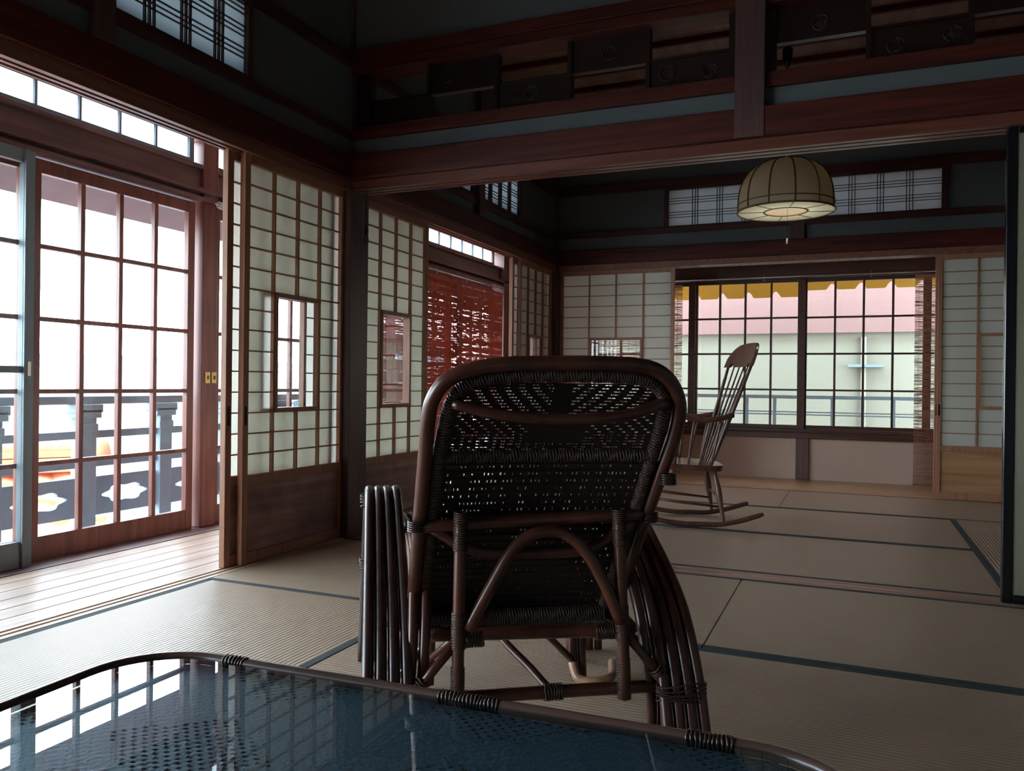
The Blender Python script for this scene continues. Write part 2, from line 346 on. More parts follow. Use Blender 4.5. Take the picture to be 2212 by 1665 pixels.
# ------------------------------------------------------------------ upper lattice windows
WNUM = [0]
def lattice_window(fr, length, h0, h1, trip_v, trip_h, fw_=.035, label='', pm=None):
    """fr=(origin,U along wall,V into the wall); window over u 0..length"""
    WNUM[0] += 1; root = sempty('window_%d' % WNUM[0], fr[0]+Vector((0,0,h0)), label)
    loc = (Vector((0,0,0)), fr[1], fr[2]); z = h1-h0
    bm = NB()
    obox(bm, loc, -fw_, 0, -.012, .03, -.004, z+.004); obox(bm, loc, length, length+fw_, -.012, .03, -.004, z+.004)
    obox(bm, loc, 0, length, -.012, .03, -.012, .004); obox(bm, loc, 0, length, -.012, .03, z-.004, z+.012)
    obj('window_frame', bm, mRail, root)
    bm = NB()
    for u in trip_v:
        for k in (-.021, 0, .021): obox(bm, loc, u+k-.0028, u+k+.0028, .0, .012, .003, z-.003)
    for w in trip_h:
        for k in (-.021, 0, .021): obox(bm, loc, 0, length, .001, .009, w-h0+k-.002, w-h0+k+.002)
    obj('lattice', bm, mRail, root)
    bm = NB(); obox(bm, loc, 0, length, .013, .0145, 0, z); obj('paper', bm, pm or mPaperWin, root)
    return root
UY, UX = Vector((0,1,0)), Vector((1,0,0))
lattice_window((Vector((-2.352,1.99,0)), UY, -UX), .65, 2.062, 2.378, [.155,.327,.499], [2.157,2.248,2.34], .03, 'lattice window high on the near left wall', mPaperSide)
lattice_window((Vector((-2.352,4.965,0)), UY, -UX), .64, 2.056, 2.376, [.137,.305,.473], [2.13,2.22,2.31], .03, 'lattice window high in the far room, right of the short post', mPaperSide)
lattice_window((Vector((-2.352,4.20,0)), UY, -UX), .60, 2.056, 2.376, [.10,.27,.44], [2.13,2.22,2.31], .03, 'lattice window high in the far room, left of the short post', mPaperSide)
lattice_window((Vector((-1.40,6.49,0)), UX, UY), 1.968, 2.084, 2.382, [.213+.1935*k for k in range(9)], [2.178,2.290], .036, 'long lattice window high on the far wall')
# ------------------------------------------------------------------ sliding paper screens
DNUM = [0]
def shoji(fr, st, cw, label, win=True, board=mBoard, depth=.028):
    """fr=(origin at floor on room face, U along the wall, V away from the room)"""
    DNUM[0] += 1; root = sempty('door_%d' % DNUM[0], fr[0], label)
    f = (Vector((0,0,0)), fr[1], fr[2]); Wd = st*2+cw*4; z0, z1 = .383, 1.725; rh = (z1-z0)/15
    bm = NB()
    obox(bm, f, 0, st, 0, depth, .002, 1.768); obox(bm, f, Wd-st, Wd, 0, depth, .002, 1.768)
    obox(bm, f, st, Wd-st, .001, depth, .002, .05); obox(bm, f, st, Wd-st, .001, depth, z0-.038, z0); obox(bm, f, st, Wd-st, .001, depth, z1, 1.768)
    obj('frame', bm, mShoji, root, bevel=.0015)
    bm = NB(); a, b = st+cw, st+3*cw; wz0, wz1 = z0+rh*3, z0+rh*9
    for i in (1,2,3):
        u = st+cw*i; segs = [(z0, z1)] if not win or i != 2 else [(z0, wz0), (wz1, z1)]
        for s0, s1 in segs: obox(bm, f, u-.0045, u+.0045, .004, .022, s0, s1)
    for j in range(1, 15):
        z = z0+rh*j
        segs = [(st, Wd-st)] if not (win and 3 < j < 9) else [(st, a), (b, Wd-st)]
        for s0, s1 in segs: obox(bm, f, s0, s1, .007, .021, z-.003, z+.003)
    obj('lattice', bm, mShoji, root)
    bm = NB()
    if win:
        obox(bm, f, st, a, .022, .0228, z0, z1); obox(bm, f, b, Wd-st, .022, .0228, z0, z1)
        obox(bm, f, a, b, .022, .0228, z0, wz0); obox(bm, f, a, b, .022, .0228, wz1, z1)
    else: obox(bm, f, st, Wd-st, .022, .0228, z0, z1)
    obj('paper', bm, mPaper, root)
    if win:
        bm = NB(); t = .019
        obox(bm, f, a+.002, a+.002+t, -.001, .027, wz0, wz1); obox(bm, f, b-.002-t, b-.002, -.001, .027, wz0, wz1)
        obox(bm, f, a+.002, b-.002, -.002, .0275, wz0-.0005, wz0+t); obox(bm, f, a+.002, b-.002, -.002, .0275, wz1-t, wz1+.0005)
        wfm = obj('window_frame', bm, mShoji, root)
        bm = NB(); obox(bm, f, a+t, b-t, .012, .015, wz0+t, wz1-t); obj('glass', bm, mGlass2, wfm)
    bm = NB(); obox(bm, f, st, Wd-st, .012, .02, .05, z0-.038); obj('lower_panel', bm, board, root)
    bm = NB(); obox(bm, f, st*.32, st*.7, -.0015, .002, .60, .68); obj('finger_pull', bm, mBlack, root)
    return root
shoji((Vector((-2.388,2.685,0)), UY, -UX), .034, .1665, 'paper screen in the near room left wall, front track')
shoji((Vector((-2.420,2.617,0)), UY, -UX), .036, .1665, 'paper screen sliding behind the near left one')
shoji((Vector((-2.388,3.566,0)), UY, -UX), .034, .163, 'paper screen just beyond the post, left wall')
shoji((Vector((-2.420,3.590,0)), UY, -UX), .034, .163, 'rear paper screen just beyond the post')
shoji((Vector((-2.388,5.742,0)), UY, -UX), .034, .163, 'narrow looking paper screen near the far corner')
shoji((Vector((-2.420,5.665,0)), UY, -UX), .036, .163, 'rear paper screen near the far corner')
shoji((Vector((-2.342,6.527,0)), UX, UY), .028, .2335, 'wide paper screen left of the far window', board=mBoardX)
shoji((Vector((.543,6.558,0)), UX, UY), .03, .225, 'paper screen right of the far window, rear track', board=mBoardX, win=False)
shoji((Vector((.558,6.527,0)), UX, UY), .026, .225, 'wide paper screen right of the far window', board=mBoardX)
# jambs of the far opening
trim([(-1.405,-1.372,6.555,6.62,0,K0)], mShoji, 'light jamb at the left of the far opening')
# black lacquered sliding door at the right between the rooms
DNUM[0] += 1; root = sempty('door_%d' % DNUM[0], (.512,3.437,0), 'black framed sliding door at the right edge')
bm = NB(); 
for b in ((0,.036,0,.028,.002,1.768),(.92,.956,0,.028,.002,1.768),(.036,.92,.001,.027,.002,.035),(.036,.92,.001,.027,1.735,1.768)): box(bm, *b)
obj('frame', bm, mBlack, root, bevel=.004)
bm = NB(); box(bm, .036,.92,.006,.022,.035,1.735); obj('paper_panel', bm, mFusuma, root)
# ------------------------------------------------------------------ tatami mats
def mat(x0, x1, y0, y1, along, label):
    t = thing('tatami_mat', label, 'mat', ((x0+x1)/2,(y0+y1)/2,-.05), 0)
    hx, hy = (x1-x0)/2-.0012, (y1-y0)/2-.0012; bw = .028
    bm = NB()
    if along == 'X': box(bm, -hx, hx, -hy+bw, hy-bw, 0, .05)
    else: box(bm, -hx+bw, hx-bw, -hy, hy, 0, .05)
    obj('straw_cover', bm, mTatX if along == 'X' else mTatY, t)
    for s in (-1, 1):
        bm = NB()
        if along == 'X': a, b = sorted((s*hy, s*(hy-bw))); box(bm, -hx, hx, a, b, 0, .0508)
        else: a, b = sorted((s*hx, s*(hx-bw))); box(bm, a, b, -hy, hy, 0, .0508)
        obj('cloth_border', bm, mBorder, t, bevel=.001)
    return t
mat(-2.356,-1.377,.53,2.452,'Y','tatami mat beside the veranda, brightest one, left of the rattan chair')
mat(-2.356,-.413,2.453,3.408,'X','tatami mat along the threshold behind the rattan chair, below the near paper screen')
mat(-.411,XR,2.453,3.408,'X','tatami mat along the threshold, right of the joint, below the black framed door')
mat(-1.375,.548,1.492,2.451,'X','tatami mat under the rattan armchair')
mat(-1.375,.548,.53,1.490,'X','tatami mat under the glass topped table')
mat(.550,XR,.53,2.451,'Y','tatami mat at the right edge of the near room')
mat(-2.356,XR,-.45,.528,'X','tatami mat behind the table, by the camera')
mat(-2.356,-1.385,3.532,5.518,'Y','tatami mat of the far room along the left paper screens')
mat(-1.383,.548,3.532,4.513,'X','tatami mat of the far room nearest the threshold')
mat(-1.383,.548,4.515,5.518,'X','tatami mat under the wooden rocking chair')
mat(.550,XR,3.532,5.518,'Y','yellowish tatami mat of the far room running lengthwise at the right')
mat(-2.356,-.44,5.520,6.493,'X','tatami mat below the far left paper screen')
mat(-.438,XR,5.520,6.493,'X','tatami mat below the far window, right of the joint')
# ------------------------------------------------------------------ veranda: left glass doors
def lattice_door(fr, st, cols, cw, label, z0=.103, z1=1.675, rows=5, top=1.735, mat_=None, mun=.011, low=None):
    DNUM[0] += 1; root = sempty('door_%d' % DNUM[0] , fr[0], label)
    mat_ = mat_ or mDoor; f = (Vector((0,0,0)), fr[1], fr[2]); Wd = st*2+cols*cw
    bm = NB()
    obox(bm, f, 0, st, 0, .032, low or .0, top); obox(bm, f, Wd-st, Wd, 0, .032, low or .0, top)
    obox(bm, f, st, Wd-st, .001, .031, low or .0, z0); obox(bm, f, st, Wd-st, .001, .031, z1, top)
    obj('frame', bm, mat_, root, bevel=.002)
    bm = NB()
    for i in range(1, cols): obox(bm, f, st+cw*i-mun, st+cw*i+mun, .003, .029, z0, z1)
    for j in range(1, rows): z = z0+(z1-z0)*j/rows; obox(bm, f, st, Wd-st, .002, .030, z-mun*.9, z+mun*.9)
    obj('muntins', bm, mat_, root, bevel=.002)
    bm = NB(); obox(bm, f, st, Wd-st, .014, .018, z0, z1); obj('glass', bm, mGlass, root)
    return root
def ldoor(y, label): return lattice_door((Vector((XG,y,.002)), UY, -UX), .045, 4, .208, label)
ldoor(2.337, 'red brown lattice glass door left of the veranda post')
ldoor(3.398, 'red brown lattice glass door right of the veranda post')
ldoor(4.325, 'lattice glass door behind the second paper screens')
ldoor(5.252, 'lattice glass door behind the reddish blind')
ldoor(6.179, 'last lattice glass door before the far corner')
ldoor(1.412, 'lattice glass door left of the frame edge')
ldoor(.487, 'lattice glass door outside the frame')
ldoor(-.438, 'lattice glass door nearest the back wall')
# grey aluminium door on the inner track
DNUM[0] += 1; root = sempty('door_%d' % DNUM[0], (-3.185,1.30,.0), 'grey aluminium glass door at the left edge')
f = (Vector((0,0,0)), UY, -UX); bm = NB()
obox(bm, f, 0,.05,0,.03,.0,1.745); obox(bm, f, .967,1.017,0,.03,.0,1.745); obox(bm, f, .05,.967,.001,.029,.0,.108); obox(bm, f, .05,.967,.001,.029,1.69,1.745)
obox(bm, f, .05,.967,.002,.028,.812,.84); obox(bm, f, .967,.979,-.012,0,.0,1.745)
obj('frame', bm, mAlu, root, bevel=.002)
bm = NB(); obox(bm, f, .05,.967,.013,.017,.108,.812); obox(bm, f, .05,.967,.013,.017,.84,1.69); obj('glass', bm, mGlass, root)
bm = NB(); obox(bm, f, .985,1.0,-.008,0,.80,.86); obj('latch', bm, mMetal, root)
trim([(XG-.04,-3.10,YB,YG,-.05,.0)], mOuter, 'sill under the left glass doors')
trim([(XG-.05,XG+.045,YB,YG,1.745,1.765),(XG-.05,XG+.0,YB,YG,1.765,1.79),(XG-.05,XG+.05,YB,YG,1.79,1.812)], mOuter, 'grooved head rail above the left glass doors', 0)
trim([(XG-.05,XG+.004,YB,YG,1.812,1.93),(XG-.05,XG+.028,YB,YG,1.918,1.94)], mOuter, 'wide lintel board above the left glass doors', .003)
trim([(XG-.06,XG+.03,3.288,3.396,.0,2.3)], mDoor, 'red brown veranda post between the glass doors', .006)
trim([(XG-.07,XG+.05,7.24,YG,-.0,2.3)], mOuter, 'corner post of the veranda')
# frosted clerestory strips
def clerestory(y0, y1, n, first, label):
    WNUM[0] += 1; root = sempty('window_%d' % WNUM[0], (XG,y0,1.94), label); L = y1-y0
    bm = NB(); box(bm, -.04,0,0,.03,0,.16); box(bm,-.04,0,L-.03,L,0,.16); box(bm,-.04,0,.03,L-.03,0,.024); box(bm,-.04,0,.03,L-.03,.135,.16)
    obj('frame', bm, mAlu if first else mOuter, root)
    bm = NB()
    for k in range(1,n): yy = .03+(L-.06)*k/n; box(bm, -.034,-.004,yy-.006,yy+.006,.024,.135)
    obj('muntins', bm, mAlu, root)
    bm = NB(); box(bm, -.02,-.016,.03,L-.03,.024,.135); obj('frosted_glass', bm, mFrost, root)
clerestory(1.25, 3.245, 9, True, 'frosted strip window above the left glass doors')
clerestory(3.395, 4.50, 5, False, 'frosted strip window right of the veranda post')
clerestory(4.52, 5.74, 6, False, 'frosted strip window above the hidden glass doors')
clerestory(5.75, 7.11, 6, False, 'frosted strip window above the reddish blind')
# switch plates
for yy in (3.325, 3.372):
    bm = NB(); box(bm, XG+.03,XG+.036,yy-.017,yy+.017,.775,.835)
    o = obj('switch_plate', bm, mYellow, bevel=.002)
    tag(o, 'yellow plate on the red brown veranda post, %s of the pair' % ('left' if yy < 3.35 else 'right'), 'switch plate', 'yellow plates on the veranda post')
    bm = NB(); box(bm, XG+.036,XG+.039,yy-.006,yy+.006,.795,.815); obj('slot', bm, mOuter, o)
# coiled white cable on the lintel
bm = NB(); coil(bm, [Vector((XG+.06,3.36+.03*k,1.742-.002*k)) for k in range(8)], .016, .014, .003)
tube(bm, [(XG+.06,3.34,1.742),(XG+.06,3.6,1.73)], .004, 6)
tag(obj('cable', bm, mWhite), 'pale coiled cable on the lintel above the veranda post', 'cable')
# ------------------------------------------------------------------ far window
def sash(x, y, label, cw=.2205):
    WNUM[0] += 1; root = sempty('window_%d' % WNUM[0], (x,y,0), label); st = .06; Wd = st*2+4*cw
    bm = NB(); box(bm,0,st,0,.03,.43,1.735); box(bm,Wd-st,Wd,0,.03,.43,1.735); box(bm,st,Wd-st,.001,.029,.43,.462); box(bm,st,Wd-st,.001,.029,1.705,1.735)
    obj('frame', bm, mOuterX, root, bevel=.002); bm = NB()
    for i in (1,2,3): box(bm, st+cw*i-.009, st+cw*i+.009, .003,.027,.462,1.705)
    for z in (.768,1.082,1.397): box(bm, st,Wd-st,.002,.028,z-.008,z+.008)
    obj('muntins', bm, mOuterX, root)
    bm = NB(); box(bm, st,Wd-st,.013,.016,.462,1.705); obj('glass', bm, mGlass, root)
sash(-2.315, YG+.035, 'lattice window sash behind the left blind, far wall')
sash(-1.392, YG, 'left lattice window sash of the far window')
sash(-.435, YG+.035, 'right lattice window sash of the far window', .2247)
sash(.522, YG, 'lattice window sash behind the right blind, far wall')
trim([(-2.33,XR,YG-.05,YG+.075,.35,.40),(-2.33,XR,YG-.02,YG+.07,.40,.432)], mOuterX, 'dark window sill of the far window', .004)
trim([(-2.33,XR,YG-.03,YG+.075,1.735,1.765),(-2.33,XR,YG-.012,YG+.07,1.765,1.96),(-2.33,XR,YG-.03,YG,1.96,2.0)], mOuterX, 'dark lintel above the far window', .003)
trim([(-.453,-.347,YG-.03,YG,0,.352)], wood('short_post_wood',(.10,.05,.045),(.17,.09,.075),'Z',.5), 'short post under the far window')
# curtain rods
def rod(p0, p1, label):
    bm = NB(); tube(bm, [p0,p1], .006, 8); n = 4
    root = obj('curtain_rod', bm, mMetal); tag(root, label, 'curtain rod')
    P0, P1 = Vector(p0), Vector(p1)
    for k in range(n):
        c = P0.lerp(P1, (k+.5)/n); bm = NB(); tube(bm, smooth_path([c+Vector((0,0,.03)), c+Vector((0,0,0)), c+Vector((0,0,-.03)), c+Vector((0,0,-.02))+ (P1-P0).normalized()*.012]), .0022, 6); obj('hook', bm, mMetal, root)
rod((-3.165,5.0,1.72),(-3.165,7.2,1.72), 'thin metal rod carrying the reddish blind over the left veranda')
rod((-2.0,7.27,1.742),(1.4,7.27,1.742), 'thin metal rod under the dark lintel of the far window')
# ------------------------------------------------------------------ bamboo blinds
def blind(fr, width, z0, z1, mat_, label, gap=.30, cat='blind', group=None, dens=.0062, wave=.0, jit=.42):
    root = thing('bamboo_blind', label, cat, fr[0]+Vector((0,0,z0)), 0, group)
    f = (Vector((0,0,0)), fr[1], fr[2]); h = z1-z0; n = int(h/dens); bm = NB(); rnd = random.Random(label)
    nseg = max(4, int(width/.05))
    off = [0.0]*(nseg+1)
    for i in range(n):
        z = i*dens
        off = [o*.72+rnd.uniform(-1,1)*dens*jit for o in off]
        th = dens*(1-gap)*(rnd.uniform(.72,1.25) if jit < .3 else rnd.uniform(.45,1.2))
        prev = None
        for k in range(nseg+1):
            u = width*k/nseg; yy = wave*math.sin(u*14); zz = z+off[k]
            hh = th*rnd.uniform(.8,1.2)*.5 if jit < .3 else th*rnd.uniform(.55,1.25)*.5
            cur = [bm.verts.new(f[1]*u+f[2]*(yy+a)+Vector((0,0,zz+b))) for a,b in ((-.0012,-hh),(.0012,-hh),(.0012,hh),(-.0012,hh))]
            if prev:
                for q in range(4): bm.faces.new((prev[q],prev[(q+1)%4],cur[(q+1)%4],cur[q]))
            prev = cur
    obj('slats', bm, mat_, root)
    bm = NB(); k = .03
    while k < width:
        obox(bm, f, k-.0011, k+.0011, -.0025, .0025, 0, h); k += .075
    obj('threads', bm, mat_, root)
    bm = NB(); obox(bm, f, 0, width, -.004, .004, h-.01, h+.014); obj('head_rail', bm, mat_, root); bm = NB(); obox(bm, f, 0, width, -.004, .004, -.012, .0); obj('bottom_rail', bm, mat_, root)
    return root
blind((Vector((-3.135,6.13,0)), UY, -UX), .97, .30, 1.655, mBlind, 'reddish bamboo blind hanging in the left veranda, part nearer the corner', gap=-.10, jit=.20)
blind((Vector((-3.155,4.95,0)), UY, -UX), 1.23, .30, 1.66, mBlind, 'reddish bamboo blind hanging in the left veranda, part beside the second paper screen', gap=-.12, jit=.20)
blind((Vector((-2.62,7.22,0)), UX, UY), 1.20, .02, 1.685, mBlind2, 'brown bamboo blind at the left side of the far window', gap=.24)
blind((Vector((.452,7.24,0)), UX, UY), 1.02, .02, 1.70, mBlind2, 'brown bamboo blind at the right side of the far window', gap=.2)
# ------------------------------------------------------------------ carved transom panels
def transom(x0, x1, y, side, z0, z1, meds, label):
    root = thing('transom_panel', label, 'transom panel', ((x0+x1)/2, y, z0), 0, 'dark boards of the open transom')
    hw = (x1-x0)/2; bm = NB()
    # board with round pierced openings
    cs = [( (mx-(x0+x1)/2), mz-z0) for mx, mz in meds]; r = .031
    yf, yb = -.010, .010; H = z1-z0
    xs = [-hw]; 
    for cx_, cz_ in cs: xs += [cx_-r*1.25, cx_+r*1.25]
    xs.append(hw)
    for i in range(0, len(xs), 2): box(bm, xs[i], xs[i+1], yf, yb, 0, H)
    for cx_, cz_ in cs:
        R = r*1.25; n = 24
        zlo, zhi = max(0, cz_-R), min(H, cz_+R)
        if zlo > 0: box(bm, cx_-R, cx_+R, yf, yb, 0, zlo)
        if zhi < H: box(bm, cx_-R, cx_+R, yf, yb, zhi, H)
        for yy in (yf, yb):
            inn = [bm.verts.new((cx_+r*math.cos(2*math.pi*k/n), yy, cz_+r*math.sin(2*math.pi*k/n))) for k in range(n)]
            out = []
            for k in range(n):
                a = 2*math.pi*k/n; c, s = math.cos(a), math.sin(a); m = max(abs(c), abs(s)); out.append(bm.verts.new((cx_+R*c/m, yy, min(zhi, max(zlo, cz_+R*s/m)))))
            for k in range(n): bm.faces.new((inn[k], inn[(k+1)%n], out[(k+1)%n], out[k]))
        a_ = [bm.verts.new((cx_+r*math.cos(2*math.pi*k/n), yf, cz_+r*math.sin(2*math.pi*k/n))) for k in range(n)]
        b_ = [bm.verts.new((cx_+r*math.cos(2*math.pi*k/n), yb, cz_+r*math.sin(2*math.pi*k/n))) for k in range(n)]
        for k in range(n): bm.faces.new((a_[k], a_[(k+1)%n], b_[(k+1)%n], b_[k]))
    obj('board', bm, mTransom, root)
    for cx_, cz_ in cs:
        bm = NB(); tube(bm, [(cx_+r*math.cos(2*math.pi*k/24), -.010, cz_+r*math.sin(2*math.pi*k/24)) for k in range(24)], .0035, 6, True)
        for q in range(-3, 4):
            hh = math.sqrt(max(0, r*r-(q*.0088)**2)); box(bm, cx_+q*.0088-.0028, cx_+q*.0088+.0028, -.003, .003, cz_-hh, cz_+hh)
        box(bm, cx_-r, cx_+r, -.004, .004, cz_+.010, cz_+.016); box(bm, cx_-r, cx_+r, -.004, .004, cz_-.016, cz_-.010)
        for q in range(8):
            a = q*math.pi/4+.2; tube(bm, [(cx_+.021*math.cos(a)+.006*math.cos(k), -.002, cz_+.021*math.sin(a)+.006*math.sin(k)) for k in range(6)], .002, 4, True)
        obj('medallion', bm, mTransom, root)
LOW, HIG = (2.078, 2.205), (2.215, 2.348)
cells = [(-2.283,-1.932,'L',[(-2.12,2.145)],'leftmost low'),(-1.932,-1.571,'H',[(-1.834,2.285)],'second from the left, high'),
 (-1.571,-1.205,'L',[(-1.39,2.145)],'low board in the middle of the left bay'),(-1.205,-.843,'H',[(-1.02,2.275)],'high board left of the two medallion board'),
 (-.843,-.475,'L',[(-.761,2.145),(-.575,2.132)],'low board with two medallions left of the middle post'),
 (-.326,.039,'H',[(-.138,2.265)],'high board just right of the middle post'),(.039,.395,'L',[(.138,2.131),(.334,2.146)],'low board right of the middle post'),(.395,.75,'H',[(.57,2.28)],'high board at the right edge')]
trim([(x-.009,x+.009,3.445,3.495,2.07,2.356) for x in (-1.932,-1.571,-1.205,-.843,.039,.395,.75,1.1,1.45)]+[(-2.35,-2.268,3.445,3.495,2.07,2.356),(-.497,-.455,3.445,3.495,2.07,2.356),(-.35,-.308,3.445,3.495,2.07,2.356)], mTransom, 'dark uprights of the transom', 0)
trim([(-2.345,XR,3.452,3.488,2.203,2.213)], mTransom, 'thin middle rail of the transom', 0)
names_ = ['dark transom board, lowest left one next to the corner post, with one round medallion','dark upper transom board second from the corner post','reddish dark lower transom board in the middle of the left bay',
 'dark upper transom board with one black medallion left of the striped gap','dark lower transom board with two round medallions left of the middle post','dark upper transom board right of the middle post, above the lamp hook gap',
 'dark lower transom board right of the middle post with two faint medallions','dark upper transom board at the right edge of the photo']
for (x0,x1,hl,md,_), nm in zip(cells, names_):
    zz = LOW if hl == 'L' else HIG
    transom(x0+.0095, x1-.0095, 3.47, hl, zz[0]-(.003 if hl=='L' else 0), zz[1]-(.003 if hl=='L' else -.003), md, nm)
# ------------------------------------------------------------------ ceiling lamp
LX, LY, LZ, LR = -.375, 4.92, 1.815, .268
lamp = thing('pendant_lamp', 'domed pendant lamp with brown ribs hanging in the far room', 'lamp', (LX,LY,LZ))
mShade = translucent('lamp_shade_cloth', (.46,.41,.31), tcol=(.42,.36,.25), noise=.2, nscale=8, mixfac=.3)
mDiff = translucent('lamp_bottom_paper', (.84,.85,.78), tcol=(.9,.92,.84), noise=.04, mixfac=.5)
mRib = plain('lamp_rib_wood', (.16,.085,.03), .5, .15)
prof = [(LR*1.0,.0),(LR*1.0,.05),(LR*.985,.10),(LR*.95,.145),(LR*.88,.19),(LR*.78,.228),(LR*.64,.26),(LR*.46,.282),(LR*.26,.294),(.03,.298)]
bm = NB(); lathe(bm, prof, 48); lathe(bm, [(r-.003, z) for r, z in prof], 48); obj('shade', bm, mShade, lamp)
for k in range(12):
    a = 2*math.pi*(k+.5)/12; bm = NB()
    tube(bm, smooth_path([((r+.002)*math.cos(a),(r+.002)*math.sin(a),z) for r,z in prof],3), .0045, 6); obj('rib', bm, mRib, lamp)
bm = NB()
for zz, r_ in ((.042,LR+.002),): tube(bm, [(r_*math.cos(2*math.pi*k/48), r_*math.sin(2*math.pi*k/48), zz) for k in range(48)], .0035, 6, True)
tube(bm, [((LR+.003)*math.cos(2*math.pi*k/48), (LR+.003)*math.sin(2*math.pi*k/48), 0) for k in range(48)], .006, 8, True)
obj('rim', bm, mRib, lamp)
bm = NB(); n = 48
for zz in (-.002,.001):
    a_ = [bm.verts.new((LR*math.cos(2*math.pi*k/n), LR*math.sin(2*math.pi*k/n), zz)) for k in range(n)]
    b_ = [bm.verts.new((LR*.45*math.cos(2*math.pi*k/n), LR*.45*math.sin(2*math.pi*k/n), zz)) for k in range(n)]
    for k in range(n): bm.faces.new((a_[k], a_[(k+1)%n], b_[(k+1)%n], b_[k]))
obj('diffuser', bm, mDiff, lamp)
bm = NB(); tube(bm, [(LR*.45*math.cos(2*math.pi*k/n), LR*.45*math.sin(2*math.pi*k/n), .0) for k in range(n)], .006, 8, True)
for k in range(8):
    a = 2*math.pi*(k+.3)/8; tube(bm, [(LR*.46*math.cos(a),LR*.46*math.sin(a),-.004),(LR*.98*math.cos(a),LR*.98*math.sin(a),-.004)], .002, 5)
obj('inner_ring', bm, mRib, lamp)
bm = NB(); tube(bm, [(0,0,.29),(0,0,ZC-LZ)], .004, 8); obj('cord', bm, mCord, lamp)
bm = NB(); lathe(bm, [(.0,.84),(.012,.842),(.018,.86),(.028,.90),(.030,.945),(.022,.955),(.012,.965),(.012,1.0),(0,1.002)], 20); obj('ceiling_hook', bm, mBlack, lamp)
bm = NB(); tube(bm, [(.01,0,.2),(.01,0,-.155)], .0009, 5); obj('pull_string', bm, mCord, lamp)
bm = NB(); lathe(bm, [(0,-.19),(.005,-.188),(.006,-.17),(.002,-.155),(0,-.154)], 10, (.01,0,0)); obj('pull_knob', bm, mWhite, lamp)
ld = bpy.data.lights.new('lamp_bulb', 'POINT'); ld.energy = 2.4; ld.color = (1,.96,.86); ld.shadow_soft_size = .09
lb = bpy.data.objects.new('lamp_bulb', ld); C.objects.link(lb); lb.location = (LX,LY,LZ+.10)
# ------------------------------------------------------------------ hanging cord near the post
cd = thing('hanging_cord', 'thin black cord with a knotted end hanging from the head rail beside the dark post', 'cord', (-2.30,3.47,0))
bm = NB(); tube(bm, [(0,0,1.772),(0,0,1.60)], .0022, 6); obj('cord', bm, mCord, cd)
bm = NB(); lathe(bm, [(0,1.538),(.007,1.546),(.010,1.563),(.006,1.583),(.003,1.603),(0,1.604)], 10); tube(bm, smooth_path([(0,0,1.548),(-.006,0,1.53),(-.014,0,1.505),(-.008,0,1.50)]), .002, 6)
tube(bm, smooth_path([(0,0,1.553),(.008,0,1.535),(.014,0,1.515),(.0,0,1.512)]), .0015, 6); obj('knot', bm, mCord, cd)
# ------------------------------------------------------------------ rattan armchair
P0 = Vector((-.564,1.553,0)); Fv = Vector((-.559,.829,0)).normalized(); Rv = Vector((Fv.y,-Fv.x,0))
CU = -.030
chair = thing('rattan_armchair', 'dark rattan armchair with woven reclined back, seen from behind beside the table', 'armchair', P0+Rv*CU, math.atan2(Rv.y, Rv.x))
# chair local frame: x = right, y = facing direction, z up.  u values below are relative to CU
T25 = math.tan(math.radians(25))
def bk(u, z, off=0): return Vector((u-CU, -T25*(z-.516)+off, z))
outer = [(-.282,.25),(-.279,.38),(-.276,.519),(-.272,.635),(-.270,.718),(-.262,.763),(-.237,.797),(-.190,.817),(-.134,.826),(-.04,.830),(.053,.831),(.119,.829),(.166,.819),(.203,.791),(.226,.747),(.227,.69),(.215,.617),(.203,.54),(.190,.461),(.177,.371),(.162,.27)]
bm = NB(); tube(bm, smooth_path([bk(u,z) for u,z in outer],5), .0145, 14); obj('back_frame', bm, mRattan, chair)
inner = [(-.262,.262),(-.256,.40),(-.250,.55),(-.244,.641),(-.238,.70),(-.228,.75),(-.206,.783),(-.158,.801),(-.08,.807),(.029,.808),(.125,.805),(.172,.790),(.196,.760),(.198,.713),(.190,.644),(.180,.556),(.166,.45),(.150,.35),(.140,.27)]
ip = smooth_path([bk(u,z,.006) for u,z in inner],5)
bm = NB(); tube(bm, ip, .011, 12); coil(bm, ip, .0125, .0052, .0026, 4); obj('inner_back_hoop', bm, mBind, chair)
def span(z):
    """left / right edge of the inner hoop at height z"""
    l = None; r = None
    for (u0,a),(u1,b) in zip(inner, inner[1:]):
        if (a-z)*(b-z) <= 0 and a != b:
            u = u0+(u1-u0)*(z-a)/(b-a)
            if u < -.03: l = u
            else: r = u
    return l, r
def perf(rows, pos, hole, th, mat_, name, parent, bumpz=0):
    bm = NB(); vc = {}
    def V(p):
        k = (round(p.x,5),round(p.y,5),round(p.z,5))
        if k not in vc: vc[k] = bm.verts.new(p)
        return vc[k]
    for j, ncol in rows:
        for i in range(ncol):
            q = [pos(i,j),pos(i+1,j),pos(i+1,j+1),pos(i,j+1)]
            if any(x is None for x in q): continue
            h = hole(i,j); o = [V(x) for x in q]
            try:
                if h is None: bm.faces.new(o)
                else:
                    c = (q[0]+q[1]+q[2]+q[3])/4; ex = (q[1]+q[2]-q[0]-q[3])/2; ey = (q[3]+q[2]-q[0]-q[1])/2
                    n_ = [V(c-ex*h[0]/2-ey*h[1]/2),V(c+ex*h[0]/2-ey*h[1]/2),V(c+ex*h[0]/2+ey*h[1]/2),V(c-ex*h[0]/2+ey*h[1]/2)]
                    for k in range(4): bm.faces.new((o[k],o[(k+1)%4],n_[(k+1)%4],n_[k]))
            except ValueError: pass
    o = obj(name, bm, mat_, parent); m = o.modifiers.new('thick','SOLIDIFY'); m.thickness = th; m.offset = 0
    return o
rnd = random.Random(3)
NC = 52
